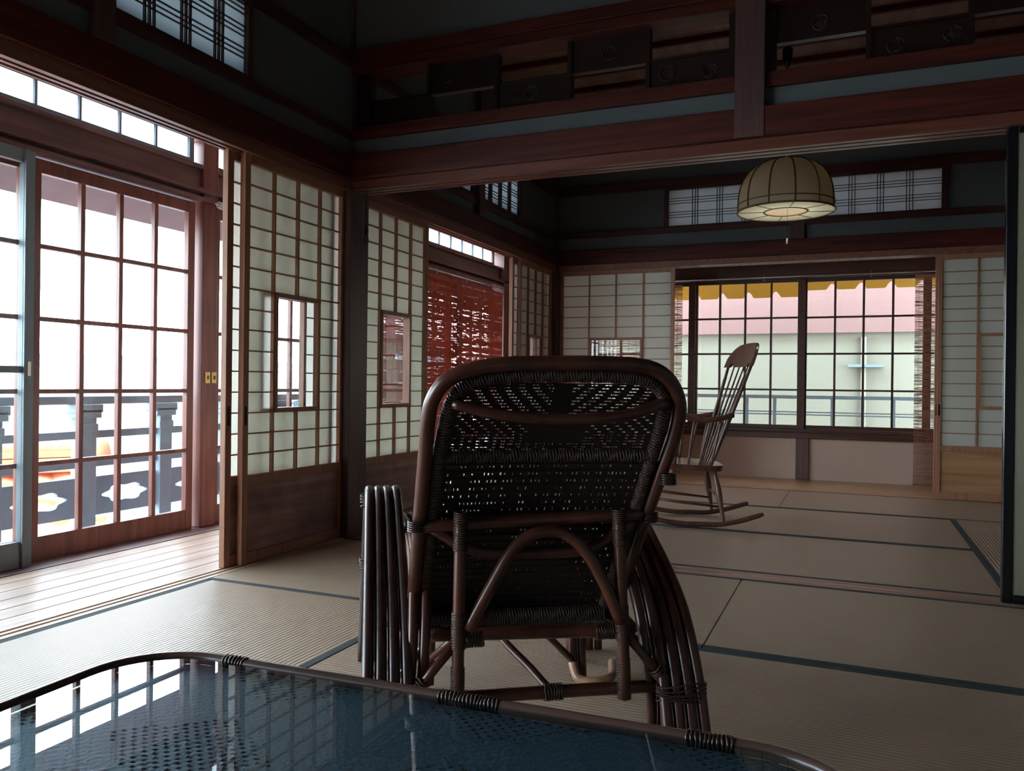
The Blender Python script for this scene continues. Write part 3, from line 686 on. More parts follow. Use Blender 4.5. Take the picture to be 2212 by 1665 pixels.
def wpos(zs):
    def f_(i, j):
        z = zs[j]; l, r = span(z)
        if l is None or r is None: return None
        u = l+(r-l)*i/NC; s = math.sin(math.pi*i/NC)
        return bk(u, z, .010+.018*s)
    return f_
zu = [.662+.0062*k for k in range(22)]
def hole_up(i, j):
    z = zu[j]; c = abs(i-NC/2)
    if i < 2 or i > NC-3: return None
    if z < .69: 
        if c < 7 and z > .672: return None
        return (rnd.uniform(.6,.9), rnd.uniform(.35,.55)) if (i % 2 == 0 or rnd.random() < .3) and rnd.random() < .9 else None
    if z < .725:
        if c < 5+(z-.69)*250 or (i+j) % 3 != 0: return None
        return (.8,.5)
    if c < 2.5: return None
    if (int(c)-j*1) % 4 < 2: return (.8, .55)
    return None
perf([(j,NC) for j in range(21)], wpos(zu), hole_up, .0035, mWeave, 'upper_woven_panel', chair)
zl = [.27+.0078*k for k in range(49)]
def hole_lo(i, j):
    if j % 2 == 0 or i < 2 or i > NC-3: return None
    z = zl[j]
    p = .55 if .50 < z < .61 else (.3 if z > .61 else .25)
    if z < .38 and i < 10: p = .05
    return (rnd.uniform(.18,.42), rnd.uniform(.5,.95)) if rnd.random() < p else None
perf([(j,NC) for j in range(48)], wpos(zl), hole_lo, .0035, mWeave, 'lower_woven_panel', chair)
# weaving relief: rounded weavers over the panels
bm = NB()
for z in [.272+.0156*k for k in range(25)]:
    l, r = span(z)
    if l is None: continue
    tube(bm, [bk(l+(r-l)*k/26, z+.002*math.sin(k*math.pi), .010+.018*math.sin(math.pi*k/26)-.0028+.0012*(-1)**k) for k in range(27)], .0022, 5)
obj('weavers', bm, mWeave, chair)
# wrapped band across the back
l, r = span(.648); pb = [bk(l+(r-l)*k/30, .648, .008+.018*math.sin(math.pi*k/30)) for k in range(31)]
bm = NB(); tube(bm, pb, .010, 10); coil(bm, pb, .0125, .0058, .0028, 4); obj('wrapped_band', bm, mBind, chair)
l, r = span(.286); pb = [bk(l+(r-l)*k/30, .286, -.004) for k in range(31)]
bm = NB(); tube(bm, pb, .013, 10); coil(bm, pb, .0150, .0058, .0028, 4); obj('wrapped_bottom_band', bm, mBind, chair)
for zc, zr, r_ in (((-.232,.752),(-.15,.728),.011),((-.255,.50),(-.15,.448),.012)):
    zt, zm = zc[1], zr[1]; le, ri = span(zt)
    pts = [bk(le,zt,-.004),bk(le+.09,zm+.004,-.028),bk((le+ri)/2,zm-.004,-.036),bk(ri-.09,zm+.004,-.028),bk(ri,zt+.006,-.004)]
    bm = NB(); tube(bm, smooth_path(pts,6), r_, 12); obj('bowed_back_bar', bm, mRattan, chair)
def cl(u, v, z): return Vector((u-CU, v, z))
# rear rails and poles
for pts, r_, nm in (([cl(-.285,-.004,.503),cl(.205,-.004,.521)],.0135,'upper_rear_rail'),([cl(-.262,.055,.268),cl(.150,.0,.277)],.0135,'middle_rear_rail'),([cl(-.335,-.005,.158),cl(.275,-.005,.158)],.0135,'lower_rear_rail')):
    bm = NB(); tube(bm, smooth_path([pts[0],(pts[0]+pts[1])/2,pts[1]],4), r_, 12); obj(nm, bm, mRattan, chair)
for u0, u1 in ((-.196,-.200),(.133,.150)):
    bm = NB(); tube(bm, smooth_path([cl(u0,-.018,.53),cl((u0+u1)/2,-.020,.33),cl(u1,-.022,.143)],4), .0125, 12); obj('rear_pole', bm, mRattan, chair)
    for za, zb in ((.535,.455),(.335,.26),(.225,.14)):
        bm = NB(); pp = [cl(u0+(u1-u0)*(.53-z)/.395,-.019,z) for z in (za,(za+zb)/2,zb)]; coil(bm, pp, .0132, .0046, .0021, 4); obj('binding', bm, mBind, chair)
arch = [(-.180,.30),(-.132,.387),(-.098,.445),(-.066,.478),(-.023,.492),(.021,.484),(.062,.448),(.100,.386),(.140,.30)]
bm = NB(); tube(bm, smooth_path([cl(u,-.022,z) for u,z in arch],5), .0125, 12); obj('rear_arch', bm, mRattan, chair)
# arms: four bowed canes each side
side = [(-.075,.004),(-.060,.08),(-.022,.187),(.045,.296),(.142,.372),(.28,.448),(.40,.500),(.50,.512),(.60,.478),(.67,.38),(.70,.2),(.69,.004)]
for s in (-1, 1):
    for q in range(4):
        uc = (-.335-CU if s < 0 else .268-CU); uo = uc+s*(q-1.5)*.0225
        pts = [Vector((uo + s*(.5-z)*(.035 if s<0 else .03)*(q-1.0)*.35, v+(q-1.5)*.004*0, z*(1-.0*q)+(0 if z<.01 else 0))) for v, z in side]
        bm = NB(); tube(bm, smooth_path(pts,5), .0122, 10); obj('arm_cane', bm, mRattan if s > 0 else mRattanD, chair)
    for q in range(2):
        uo = (.205-CU if s > 0 else -.265-CU)+s*q*.025
        pts = [Vector((uo+.01*s, .02, .004)), Vector((uo+.012*s,.0,.10)), Vector((uo,.005,.22)), Vector((uo-.008*s,.06,.34)), Vector((uo-.015*s,.16,.42)), Vector((uo-.01*s,.36,.45)), Vector((uo,.55,.42)), Vector((uo,.62,.25)), Vector((uo,.62,.004))]
        bm = NB(); tube(bm, smooth_path(pts,5), .0115, 10); obj('inner_arm_cane', bm, mRattan, chair)
    # bindings on the arms
    uc = (-.335-CU if s < 0 else .268-CU)
    for v0, z0 in ((-.036,.155),(.60,.47),(.69,.28)):
        bm = NB()
        for k in range(5):
            z = z0+(k-2)*.008; tube(bm, [Vector((uc+.052*math.cos(a)*1.05, v0+.02*math.sin(a), z+.004*math.sin(a*2+k))) for a in [2*math.pi*t/18 for t in range(18)]], .0022, 5, True)
        obj('arm_binding', bm, mBind, chair)
    # brace from pole to arm
    u0 = (-.2-CU if s < 0 else .150-CU)
    bm = NB(); tube(bm, [Vector((u0,-.015,.275)), Vector((u0+s*.10,-.02,.16))], .010, 10); obj('corner_brace', bm, mRattan, chair)
    bm = NB(); coil(bm, [Vector((u0+s*.065,-.017,.202)), Vector((u0+s*.105,-.02,.155))], .014, .006, .003, 4); obj('brace_binding', bm, mBind, chair)
    # front leg pair, skid and diagonal
    uf = s*.20
    for q in (0, .024):
        bm = NB(); tube(bm, smooth_path([Vector((uf+q,.46,.30)), Vector((uf+q,.47,.16)), Vector((uf+q+.004*s,.46,.013))],4), .0115, 10); obj('front_leg', bm, mRattan, chair)
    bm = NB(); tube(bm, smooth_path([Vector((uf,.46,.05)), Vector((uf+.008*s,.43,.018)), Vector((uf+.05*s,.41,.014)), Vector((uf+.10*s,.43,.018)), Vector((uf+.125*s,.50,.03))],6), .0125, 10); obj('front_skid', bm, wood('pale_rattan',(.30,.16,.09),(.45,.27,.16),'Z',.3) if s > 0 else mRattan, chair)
    bm = NB(); tube(bm, [Vector((s*.02,.40,.24)), Vector((uf-.004,.455,.06))], .009, 10); obj('front_brace', bm, mRattan, chair)
    bm = NB(); tube(bm, smooth_path([Vector((-.06*1,.44,.27)), Vector((-.05,.22,.22)), Vector((.0,.08,.18)), Vector((.03,.0,.155))],5), .009, 10) if s > 0 else tube(bm, [Vector((-.25,.30,.24)), Vector((-.30,.05,.15))], .009, 10)
    obj('under_seat_brace', bm, mRattan, chair)
    bm = NB(); tube(bm, [Vector((s*.28,.02,.2)), Vector((s*.20,.10,.26)), Vector((s*.12,.14,.30))], .008, 8); obj('back_brace', bm, mRattan, chair)
# seat
def seatpos(i, j): 
    v = .10+.50*j/40; return Vector((-.215+.43*i/40, v, .262+.035*j/40-.012*math.sin(math.pi*i/40)))
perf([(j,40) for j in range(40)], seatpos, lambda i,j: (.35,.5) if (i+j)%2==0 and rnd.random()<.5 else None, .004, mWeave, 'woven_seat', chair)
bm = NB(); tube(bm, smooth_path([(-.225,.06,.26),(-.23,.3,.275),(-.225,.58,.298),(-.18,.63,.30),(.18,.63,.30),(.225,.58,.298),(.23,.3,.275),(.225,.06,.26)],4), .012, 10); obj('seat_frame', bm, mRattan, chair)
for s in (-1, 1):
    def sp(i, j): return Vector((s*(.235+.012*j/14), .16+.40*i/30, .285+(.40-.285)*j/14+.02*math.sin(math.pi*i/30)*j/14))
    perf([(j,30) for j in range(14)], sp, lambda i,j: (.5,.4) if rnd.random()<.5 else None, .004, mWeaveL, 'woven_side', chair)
for u, v, z in ((.205-CU,-.004,.515),(-.283-CU,-.004,.505),(.222-CU,-.060,.600)):
    bm = NB()
    for k in range(5): tube(bm, [Vector((u+.0165*math.cos(a), v+.0175*math.sin(a), z+(k-2)*.0045)) for a in [2*math.pi*t/12 for t in range(12)]], .0024, 5, True)
    obj('joint_binding', bm, mRattanD, chair)
for a_, b_, mm in ((cl(-.02,-.005,.158), cl(.02,-.005,.158), .0158),(cl(-.185,0,.272), cl(-.145,0,.273), .0148),(cl(.09,0,.276), cl(.135,0,.276), .0148)):
    bm = NB(); coil(bm, [a_, b_], mm, .005, .0023, 5); obj('joint_binding', bm, mRattanD, chair)
# ------------------------------------------------------------------ rattan table with a glass top
TR = math.radians(2.3); TC = Vector((-.552,.74,0))
table = thing('rattan_table', 'low rattan table with a dark glass top in the foreground', 'table', TC, TR)
HX, HY, RC, ZT = .585, .355, .135, .31
def rrect(hx, hy, rc, z, n=10):
    out = []
    for cx_, cy_, a0 in ((hx-rc,hy-rc,0),(-hx+rc,hy-rc,90),(-hx+rc,-hy+rc,180),(hx-rc,-hy+rc,270)):
        for k in range(n+1): a = math.radians(a0+90*k/n); out.append(Vector((cx_+rc*math.cos(a), cy_+rc*math.sin(a), z)))
    return out
mRim = wood('table_rim_cane', (.05,.03,.028), (.11,.06,.045), 'X', .25, spec=.7)
bm = NB(); tube(bm, rrect(HX, HY, RC, ZT-.004), .0105, 12, True); obj('rim', bm, mRim, table)
bm = NB(); tube(bm, rrect(HX+.004, HY+.004, RC, ZT-.05), .011, 12, True)
tube(bm, rrect(HX-.0, HY-.0, RC, ZT-.028), .011, 12, True); obj('apron_canes', bm, mRim, table)
def ptop(x0, x1): return [Vector((x0+(x1-x0)*k/6, HY, ZT-.004)) for k in range(7)]
for a, b in ((-.425,-.380),(-.015,.085),(.36,.425)):
    bm = NB(); coil(bm, ptop(a,b), .0108, .0058, .0021, 5); obj('rim_binding', bm, mRattanD, table)
def slab(bm, outline, z0, z1):
    a = [bm.verts.new((p.x,p.y,z0)) for p in outline]; b = [bm.verts.new((p.x,p.y,z1)) for p in outline]; n = len(a)
    bm.faces.new(a[::-1]); bm.faces.new(b)
    for k in range(n): bm.faces.new((a[k],a[(k+1)%n],b[(k+1)%n],b[k]))
mTop = pane('table_glass', (.78,.90,.95), 2.0, .0)
bm = NB(); ol = rrect(HX-.008, HY-.008, RC-.008, ZT)
bm.faces.new([bm.verts.new((p.x,p.y,ZT)) for p in ol]); obj('glass_top', bm, mTop, table)
mTW = plain('table_weave', (.05,.08,.10), .5, .5, 150, spec=.35, bump=.6)
def tp(i, j):
    x = -HX+.015+.0094*i; y = -HY+.012+.0094*j
    ax, ay = abs(x)-(HX-RC), abs(y)-(HY-RC)
    if ax > 0 and ay > 0 and math.hypot(ax, ay) > RC-.006: return None
    return Vector((x, y, ZT-.012+.0004*((i+j)%2)))
def th_(i, j):
    x, y = i*.0094-HX, j*.0094-HY
    d = (abs(((x*1.0+.10) % .36)-.18)+abs(((y+.06) % .26)-.13)*1.4)
    if d < .14: return (.75,.62) if (i+j) % 2 == 0 else None
    return (.10,.4) if (i*7+j*3) % 4 == 0 else None
perf([(j,124) for j in range(74)], tp, th_, .001, mTW, 'woven_top', table)
bm = NB(); slab(bm, rrect(HX-.02, HY-.02, RC-.02, 0), ZT-.017, ZT-.0132); obj('added_pale_backing', bm, plain('lit_dot_backing', (.75,.8,.8), .32, spec=.8), table)  # added layer, its pale colour stands in for lit dots in the weave
for sx_ in (-1,1):
    for sy_ in (-1,1):
        lx, ly = sx_*(HX-.06), sy_*(HY-.06)
        bm = NB()
        for q in (0, .024): tube(bm, smooth_path([(lx,ly+q*-sy_,ZT-.03),(lx+sx_*.01,ly+q*-sy_,.15),(lx,ly+q*-sy_,.013)],4), .0125, 10)
        obj('leg', bm, mRim, table)
# ------------------------------------------------------------------ wooden rocking chair (spindle back)
RO = Vector((-.77,4.54,0)); RS = Vector((-.306,.952,0)).normalized(); RF = Vector((-.952,-.306,0)).normalized()
rock = thing('rocking_chair', 'brown wooden spindle back rocking chair facing left before the far window', 'rocking chair', RO, math.atan2(RS.y, RS.x)-math.pi/2)
# local: +y = RS (away), x: RF is -x
def rl(fwd, lat, z): return Vector((-fwd, lat, z))
LATW = .43
for lat in (0, LATW):
    pts = [(-.335,.083),(-.29,.068),(-.20,.040),(-.10,.020),(.0,.0185),(.10,.0185),(.2,.030),(.30,.052),(.40,.086),(.46,.112)]
    bm = NB(); tube(bm, smooth_path([rl(a,lat,b) for a,b in pts],4), .019, 10, taper=lambda t:(.013,.018+.0*t) if .04<t<.96 else (.011,.012)); obj('rocker', bm, mRock, rock)
    i_ = .045 if lat == 0 else -.045
    for fa, top, lt in ((-.12,(-.072,.31),1),(.30,(.25,.335),1)):
        bm = NB(); P1, P2 = rl(top[0],lat+i_*.9,top[1]), rl(fa,lat,.03)
        tube(bm, [P1.lerp(P2,t) for t in [k/14 for k in range(15)]], .015, 12, taper=lambda t:.012+.008*math.sin(math.pi*min(1,t*1.25))**2 if t < .8 else .012+.008*0-.004*(t-.8)/.2); obj('leg', bm, mRock, rock)
    bm = NB(); tube(bm, [rl(-.098,lat+i_*.5,.115),rl(.1,lat+i_*.5,.135),rl(.275,lat+i_*.5,.155)], .0075, 10, taper=lambda t:.0065+.003*math.sin(math.pi*t)); obj('side_stretcher', bm, mRock, rock)
bm = NB(); tube(bm, [rl(-.10,.02,.165),rl(-.10,LATW-.02,.165)], .008, 10); obj('cross_stretcher', bm, mRock, rock)
bm = NB(); tube(bm, [rl(.275,.02,.20),rl(.275,LATW-.02,.20)], .010, 10); obj('cross_stretcher', bm, mRock, rock)
# seat: shaped plank
bm = NB(); n = 40; top = []; bot = []
for k in range(n):
    a = 2*math.pi*k/n; c, s = math.cos(a), math.sin(a)
    fx = .10+.235*(abs(c)**.55)*(1 if c > 0 else -1); la = LATW/2+.225*(abs(s)**.55)*(1 if s > 0 else -1)
    zz = .338+.10*(fx+.13)*.42+(.012 if fx > .30 else 0)
    top.append(bm.verts.new(rl(fx,la,zz+.004))); bot.append(bm.verts.new(rl(fx-.006*c,la-.012*s,zz-.030)))
ct = bm.verts.new(rl(.10,LATW/2,.338)); bm.faces.new(bot[::-1])
for k in range(n): bm.faces.new((top[k],top[(k+1)%n],ct)); bm.faces.new((top[k],bot[k],bot[(k+1)%n],top[(k+1)%n]))
obj('seat', bm, mRock, rock, bevel=.003)
# back posts and spindles
def top_at(lat):
    t = (lat-LATW/2)/(LATW/2); bow = .018*(1-t*t); return (-.268-bow+.062*lat/LATW, .925)
for k in range(6):
    lt = .015+(LATW-.03)*k/5; lb_ = .045+(LATW-.09)*k/5; tf, tz = top_at(lt)
    main = k in (0, 5); r_ = .0125 if main else .0075
    pts = [rl(-.05,lb_,.335), rl(-.05+(tf+.05)*.27,lb_*.6+lt*.4,.50), rl(-.05+(tf+.05)*.58,lb_*.3+lt*.7,.68), rl(tf,lt,tz)]
    bm = NB(); tube(bm, smooth_path(pts,5), r_, 10, taper=(lambda t:.008+.0045*math.sin(math.pi*t)) if main else (lambda t:.0042+.0025*math.sin(math.pi*t)))
    obj('back_post' if main else 'back_spindle', bm, mRock, rock)
# crest board
bm = NB(); n = 28; rings = []
for k in range(n+1):
    t = -1+2*k/n; lat = LATW/2+t*(LATW/2+.012); bow = .026*(1-t*t)
    ztop = 1.045-.075*abs(t)**5-.012*t*t; zbot = .905+(.022 if abs(abs(t)-.62) < .10 else 0)
    lean = lambda z: -.256-bow-(z-.905)*.36+.062*lat/LATW
    rings.append([bm.verts.new(rl(lean(zbot)+.011,lat,zbot)),bm.verts.new(rl(lean(ztop)+.009,lat,ztop)),bm.verts.new(rl(lean(ztop)-.009,lat,ztop)),bm.verts.new(rl(lean(zbot)-.011,lat,zbot))])
for A, B in zip(rings, rings[1:]):
    for q in range(4): bm.faces.new((A[q],A[(q+1)%4],B[(q+1)%4],B[q]))
bm.faces.new(rings[0]); bm.faces.new(rings[-1][::-1]); obj('crest_board', bm, mRock, rock, bevel=.003)
# arms
for lat, s in ((-.025,-1),(LATW+.025,1)):
    pts = [rl(-.165,lat-s*.02,.632),rl(-.10,lat-s*.005,.614),(rl(-.03,lat,.603)),rl(.05,lat,.607),rl(.12,lat,.628),rl(.19,lat,.632),rl(.23,lat,.618)]
    bm = NB(); tube(bm, smooth_path(pts,4), .015, 10, taper=lambda t:(.012,.020+.006*t)); obj('arm', bm, mRock, rock)
    bm = NB(); P1, P2 = rl(.155,lat,.625), rl(.155,lat-s*-.0-s*.03,.35)
    tube(bm, [P1.lerp(P2,k/12) for k in range(13)], .012, 10, taper=lambda t:.009+.006*math.sin(math.pi*t)); obj('arm_post', bm, mRock, rock)
    for a0, b0 in ((.052,.08),(-.037,.02),(-.096,-.045)):
        bm = NB(); P1, P2 = rl(a0,lat,.606), rl(b0,lat-s*.03,.345); tube(bm, [P1.lerp(P2,k/10) for k in range(11)], .007, 8, taper=lambda t:.005+.003*math.sin(math.pi*t)); obj('arm_spindle', bm, mRock, rock)
# ------------------------------------------------------------------ outdoors, left side
bm = NB(); box(bm, -60, 40, -40, 60, -3.2, -3.0); struct(obj('ground', bm, mGround), 'ground far below')
RX = -3.98
rail = thing('balcony_railing', 'weathered grey wooden balcony railing with cut outs outside the left glass doors', 'railing', (RX,0,0))
for z0, z1, yy in ((.648,.693,.03),(.455,.498,.02),(.292,.330,.02)):
    bm = NB(); box(bm, -yy, yy, -1.5, 8.12, z0, z1); obj('rail', bm, mRailG, rail, bevel=.004)
for k in range(-4, 9):
    y = 3.20+.545*k; bm = NB(); box(bm, -.045,.045,y-.047,y+.047,-.35,.63)
    for dz, w in ((.60,.075),(.63,.085),(.52,.055)): box(bm, -.05,.05,y-w,y+w,dz-.03,dz+.018)
    obj('baluster_post', bm, mRailG, rail, bevel=.004)
    # board with a cloud shaped cut out between this post and the next
    ya, yb = y+.047, y+.498; yc = (ya+yb)/2; zb0, zb1 = .015, .235
    oval = []
    m = 40
    for q in range(m):
        a = 2*math.pi*q/m; rr = 1+.13*math.cos(6*a)
        oval.append((yc+.145*rr*math.cos(a), .125+.048*rr*math.sin(a)))
    bm = NB()
    for xx in (-.012,.012):
        inn = [bm.verts.new((xx,p[0],p[1])) for p in oval]; out = []
        for q in range(m):
            a = 2*math.pi*q/m; c, s_ = math.cos(a), math.sin(a); h, w = (zb1-zb0)/2, (yb-ya)/2; t = min(w/abs(c) if abs(c)>1e-6 else 9, h/abs(s_) if abs(s_)>1e-6 else 9)
            out.append(bm.verts.new((xx, yc+c*t, .125+s_*t)))
        for q in range(m): bm.faces.new((inn[q],inn[(q+1)%m],out[(q+1)%m],out[q]))
        if xx < 0: i0, o0 = inn, out
        else:
            for q in range(m): bm.faces.new((i0[q],i0[(q+1)%m],inn[(q+1)%m],inn[q])); bm.faces.new((o0[q],o0[(q+1)%m],out[(q+1)%m],out[q]))
    obj('cut_out_board', bm, mRailG, rail)
bm = NB(); box(bm, -4.05,-3.31,-1.5,9,-.35,-.28); struct(obj('trim_%d' % (TN[0]+1), bm, mRailG), 'balcony deck outside the left doors'); TN[0] += 1
# eave above the glass doors
bm = NB()
v = [bm.verts.new(p) for p in ((-3.30,-1.5,1.84),(-3.30,9,1.84),(-3.66,9,1.662),(-3.66,-1.5,1.668),(-3.30,-1.5,1.865),(-3.30,9,1.865),(-3.66,9,1.69),(-3.66,-1.5,1.69))]
for f_ in ((0,1,2,3),(4,5,6,7),(0,1,5,4),(1,2,6,5),(2,3,7,6),(3,0,4,7)): bm.faces.new([v[i] for i in f_])
TN[0] += 1; struct(obj('trim_%d' % TN[0], bm, plain('eave_board',(.30,.24,.26),.8,.15,10)), 'shallow eave outside the left glass doors')
# red orange tiled roof below the balcony, with a ridge
def tiled_roof(name, label, ridge0, ridge1, run, drop, mat_, pitch=.28, course=.25, amp=.035, ridge_h=.22, both=True, caps=True):
    r0, r1 = Vector(ridge0), Vector(ridge1); d = (r1-r0); L = d.length; d.normalize(); s = Vector((-d.y,d.x,0)).normalized()
    root = thing(name, label, 'roof', r0)
    for sg in ((1,-1) if both else (1,)):
        bm = NB(); nu = max(4,int(L/pitch*6)); nv = int(math.hypot(run,drop)/course)
        for j in range(nv):
            v0, v1 = j/nv, (j+1)/nv; prev = None
            for i in range(nu+1):
                u = L*i/nu; h = amp*abs(math.sin(math.pi*u/pitch))
                a = bm.verts.new(d*u+s*sg*run*v0+Vector((0,0,-drop*v0+h))); b = bm.verts.new(d*u+s*sg*run*v1+Vector((0,0,-drop*v1+h+.035))); c = bm.verts.new(d*u+s*sg*run*v1+Vector((0,0,-drop*v1+h-.01)))
                if prev: bm.faces.new((prev[0],a,b,prev[1])); bm.faces.new((prev[1],b,c,prev[2]))
                prev = (a,b,c)
        obj('tile_slope', bm, mat_, root)
    if caps:
        bm = NB()
        for k, (w, h) in enumerate(((.17,.06),(.14,.12),(.11,.18))):
            for q in range(int(L/.4)):
                a, b = r0-r0+d*(q*.4+.004), d*(q*.4+.396)
                vs = [a-s*w,a+s*w,b+s*w,b-s*w]; lo = [bm.verts.new(x+Vector((0,0,h-.06))) for x in vs]; hi = [bm.verts.new(x+Vector((0,0,h-.008))) for x in vs]
                bm.faces.new(lo[::-1]); bm.faces.new(hi)
                for t in range(4): bm.faces.new((lo[t],lo[(t+1)%4],hi[(t+1)%4],hi[t]))
        obj('ridge_courses', bm, mat_, root)
        bm = NB(); tube(bm, [d*L*k/12+Vector((0,0,.19)) for k in range(13)], .085, 12)
        for q in range(1, int(L/.45)+1):
            tube(bm, [d*(q*.45-.02)+Vector((0,0,.19)), d*(q*.45+.02)+Vector((0,0,.19))], .10, 12)
        obj('ridge_cap', bm, mat_, root)
        bm = NB(); tube(bm, [d*(L-.02)+Vector((0,0,.17)), d*(L+.10)+Vector((0,0,.20))], .15, 14); obj('ridge_end', bm, mat_, root)
    return root
tiled_roof('tiled_roof', 'orange clay tiled roof with a ridge seen below the balcony railing', (-7.6,2.6,.02), (-6.15,5.05,.0), 2.6, 1.5, mTileO)
tiled_roof('tiled_roof', 'long pale tiled roof beyond the orange roof outside the left doors', (-17.0,2.0,1.25), (-13.0,22.0,1.25), 6.0, 1.9, mTileW, pitch=.45, course=.5, amp=.07, caps=False, both=False)
def house(name, label, x0,x1,y0,y1,z0,z1, mw, wins=(), roof=None, face='x1'):
    root = thing(name, label, 'house', ((x0+x1)/2,(y0+y1)/2,z0)); cx_, cy_ = (x0+x1)/2,(y0+y1)/2
    bm = NB(); box(bm, x0-cx_,x1-cx_,y0-cy_,y1-cy_,0,z1-z0); obj('wall', bm, mw, root)
    for (a,b,c,d) in wins:
        bm = NB()
        box(bm, x1-cx_-.01,x1-cx_+.04,a-cy_,a-cy_+.05,c-z0,d-z0); box(bm, x1-cx_-.01,x1-cx_+.04,b-cy_-.05,b-cy_,c-z0,d-z0)
        box(bm, x1-cx_-.01,x1-cx_+.04,a-cy_+.05,b-cy_-.05,c-z0,c-z0+.05); box(bm, x1-cx_-.01,x1-cx_+.04,a-cy_+.05,b-cy_-.05,d-z0-.05,d-z0); box(bm, x1-cx_-.01,x1-cx_+.035,(a+b)/2-cy_-.03,(a+b)/2-cy_+.03,c-z0+.05,d-z0-.05)
        w = obj('window', bm, mWhite, root); bm = NB(); box(bm, x1-cx_-.01,x1-cx_+.015,a-cy_+.05,b-cy_-.05,c-z0+.05,d-z0-.05); obj('pane', bm, mWallO, w)
    if roof:
        bm = NB(); e = .4; zt = z1-z0; hx, hy = (x1-x0)/2+e, (y1-y0)/2+e
        v = [bm.verts.new(p) for p in ((-hx,-hy,zt),(hx,-hy,zt),(hx,hy,zt),(-hx,hy,zt),(0,-hy,zt+roof),(0,hy,zt+roof))]
        for f_ in ((0,1,4),(2,3,5),(1,2,5,4),(3,0,4,5),(0,3,2,1)): bm.faces.new([v[i] for i in f_])
        obj('roof', bm, mTileW, root)
    return root
house('neighbour_house', 'grey blue house wall with white framed windows below the pale tiled roof', -13.2,-9.6,8.2,17.0,-3,-.02, mWallO, [(8.9,10.3,-.75,-.25),(10.9,12.1,-.75,-.25),(12.8,14.2,-.8,-.25)])
house('distant_house', 'pale house far behind the second paper screen window', -17,-13.5,21.5,26,-3,2.3, mWallO, [(19,20.2,.6,1.6),(21,22.2,.6,1.6)], roof=1.0)
# small tree at far left
tr = thing('garden_tree', 'faint dark tree outside the grey aluminium door', 'tree', (-16,8.4,-3))
bm = NB(); tube(bm, [(0,0,0),(.1,0,2),(0,.1,4.2)], .12, 8); obj('trunk', bm, mOuter, tr)
bm = NB(); rr = random.Random(5)
for k in range(700):
    c = Vector((rr.gauss(0,.45),rr.gauss(0,.55),4.1+rr.gauss(0,.7))); a = Vector((rr.uniform(-1,1),rr.uniform(-1,1),rr.uniform(-1,1))).normalized()*.13; b = a.orthogonal().normalized()*.07
    vs = [bm.verts.new(c+x) for x in (-a,b,a,-b)]; bm.faces.new(vs)
obj('leaves', bm, mTree, tr)
# ------------------------------------------------------------------ outdoors, far side
YBW = 9.6
bm = NB()
bl = thing('neighbour_building', 'cream building with a pink upper storey opposite the far window', 'building', (0,YBW,-3))
bm.free(); bm = NB(); box(bm, -3.6,8,0,3,0,4.40); obj('lower_wall', bm, mCream, bl)
bm = NB(); box(bm, -3.6,8,-.06,3,4.40,6.6); obj('upper_wall', bm, mPink, bl)
bm = NB(); tube(bm, [(.10,-.03,0),(.10,-.03,4.35)], .028, 10); obj('drain_pipe', bm, mCream, bl)
bm = NB(); box(bm, -.06,.30,-.07,-.01,4.02,4.05); obj('pipe_bracket', bm, mSteel, bl)
bm = NB(); 
root = thing('balcony_railing', 'grey steel balcony railing outside the far window', 'railing', (0,8.2,0))
bm = NB(); box(bm, -3.9,4,-.02,.02,.680,.713); obj('top_rail', bm, mSteel, root)
for z in (.552,.527,): 
    bm = NB(); box(bm, -3.9,4,-.008,.008,z-.006,z+.006); obj('thin_bar', bm, mSteel, root)
for k in range(-9, 14):
    x = -1.49+.262*k; bm = NB(); box(bm, x-.016,x+.016,-.012,.012,-.3,.68); obj('upright', bm, mSteel, root)
bm = NB(); box(bm, -4.5,4.5,7.44,8.3,-.36,-.28); struct(obj('trim_%d' % (TN[0]+1), bm, mRailG), 'balcony deck outside the far window'); TN[0] += 1
bm = NB()
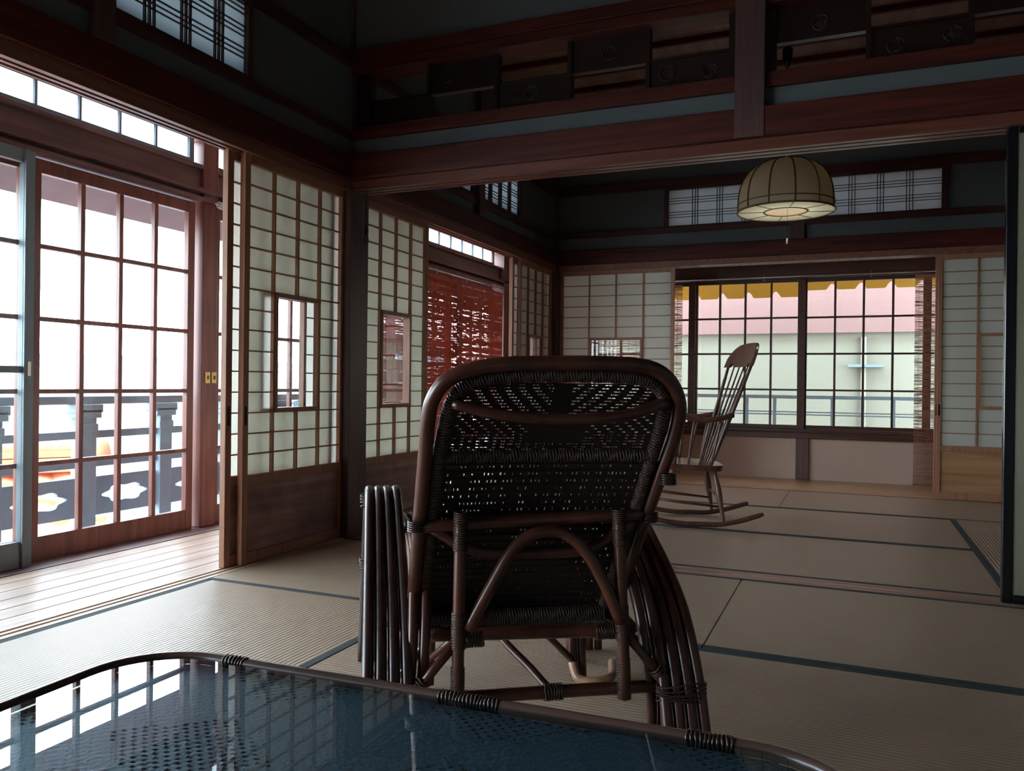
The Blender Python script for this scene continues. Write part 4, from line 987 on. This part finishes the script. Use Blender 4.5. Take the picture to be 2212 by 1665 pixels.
v = [bm.verts.new(p) for p in ((-4.6,8.4,3.0),(6,8.4,3.0),(6,3,5.0),(-4.6,3,5.0),(-4.6,8.4,3.08),(6,8.4,3.08),(6,3,5.1),(-4.6,3,5.1))]
for f_ in ((0,3,2,1),(4,5,6,7),(0,1,5,4),(1,2,6,5),(2,3,7,6),(3,0,4,7)): bm.faces.new([v[i] for i in f_])
struct(obj('roof', bm, mTileW), 'unseen roof and eave added to shade the alley outside the far window')  # out of view, added to cut the sky light on the building opposite
bm = NB(); box(bm, -3.8,8.2,-.55,3,6.6,6.75); obj('eave', bm, mTileW, bl)  # unseen overhang, added to dim the wall below it
# awning with scalloped valance
aw = thing('awning', 'yellow awning with a scalloped edge above the far window', 'awning', (0,8.3,0))
bm = NB(); v = [bm.verts.new(p) for p in ((-2.2,-.84,2.25),(2.0,-.84,2.25),(2.0,0,1.86),(-2.2,0,1.86),(-2.2,-.84,2.256),(2.0,-.84,2.256),(2.0,0,1.866),(-2.2,0,1.866))]
for f_ in ((0,1,2,3),(4,5,6,7),(0,1,5,4),(1,2,6,5),(2,3,7,6),(3,0,4,7)): bm.faces.new([v[i] for i in f_])
obj('canopy', bm, mAwn, aw)
bm = NB(); xs = [-2.2+.012*k for k in range(351)]; fr_ = []; bk_ = []
for x in xs:
    t = ((x+1.49) % .258)/.258; d = min(t, 1-t)*.258
    zb = (1.675 if x < -.42 else 1.735); notch = max(0, 1-d/.045); z = zb+.062*(notch**.6 if notch > 0 else 0)
    fr_.append((bm.verts.new((x,-.002,z)), bm.verts.new((x,-.002,1.866)))); bk_.append((bm.verts.new((x,.002,z)), bm.verts.new((x,.002,1.866))))
for k in range(350):
    bm.faces.new((fr_[k][0],fr_[k+1][0],fr_[k+1][1],fr_[k][1])); bm.faces.new((bk_[k][0],bk_[k+1][0],bk_[k+1][1],bk_[k][1])); bm.faces.new((fr_[k][0],bk_[k][0],bk_[k+1][0],fr_[k+1][0]))
obj('scalloped_valance', bm, mAwn, aw)
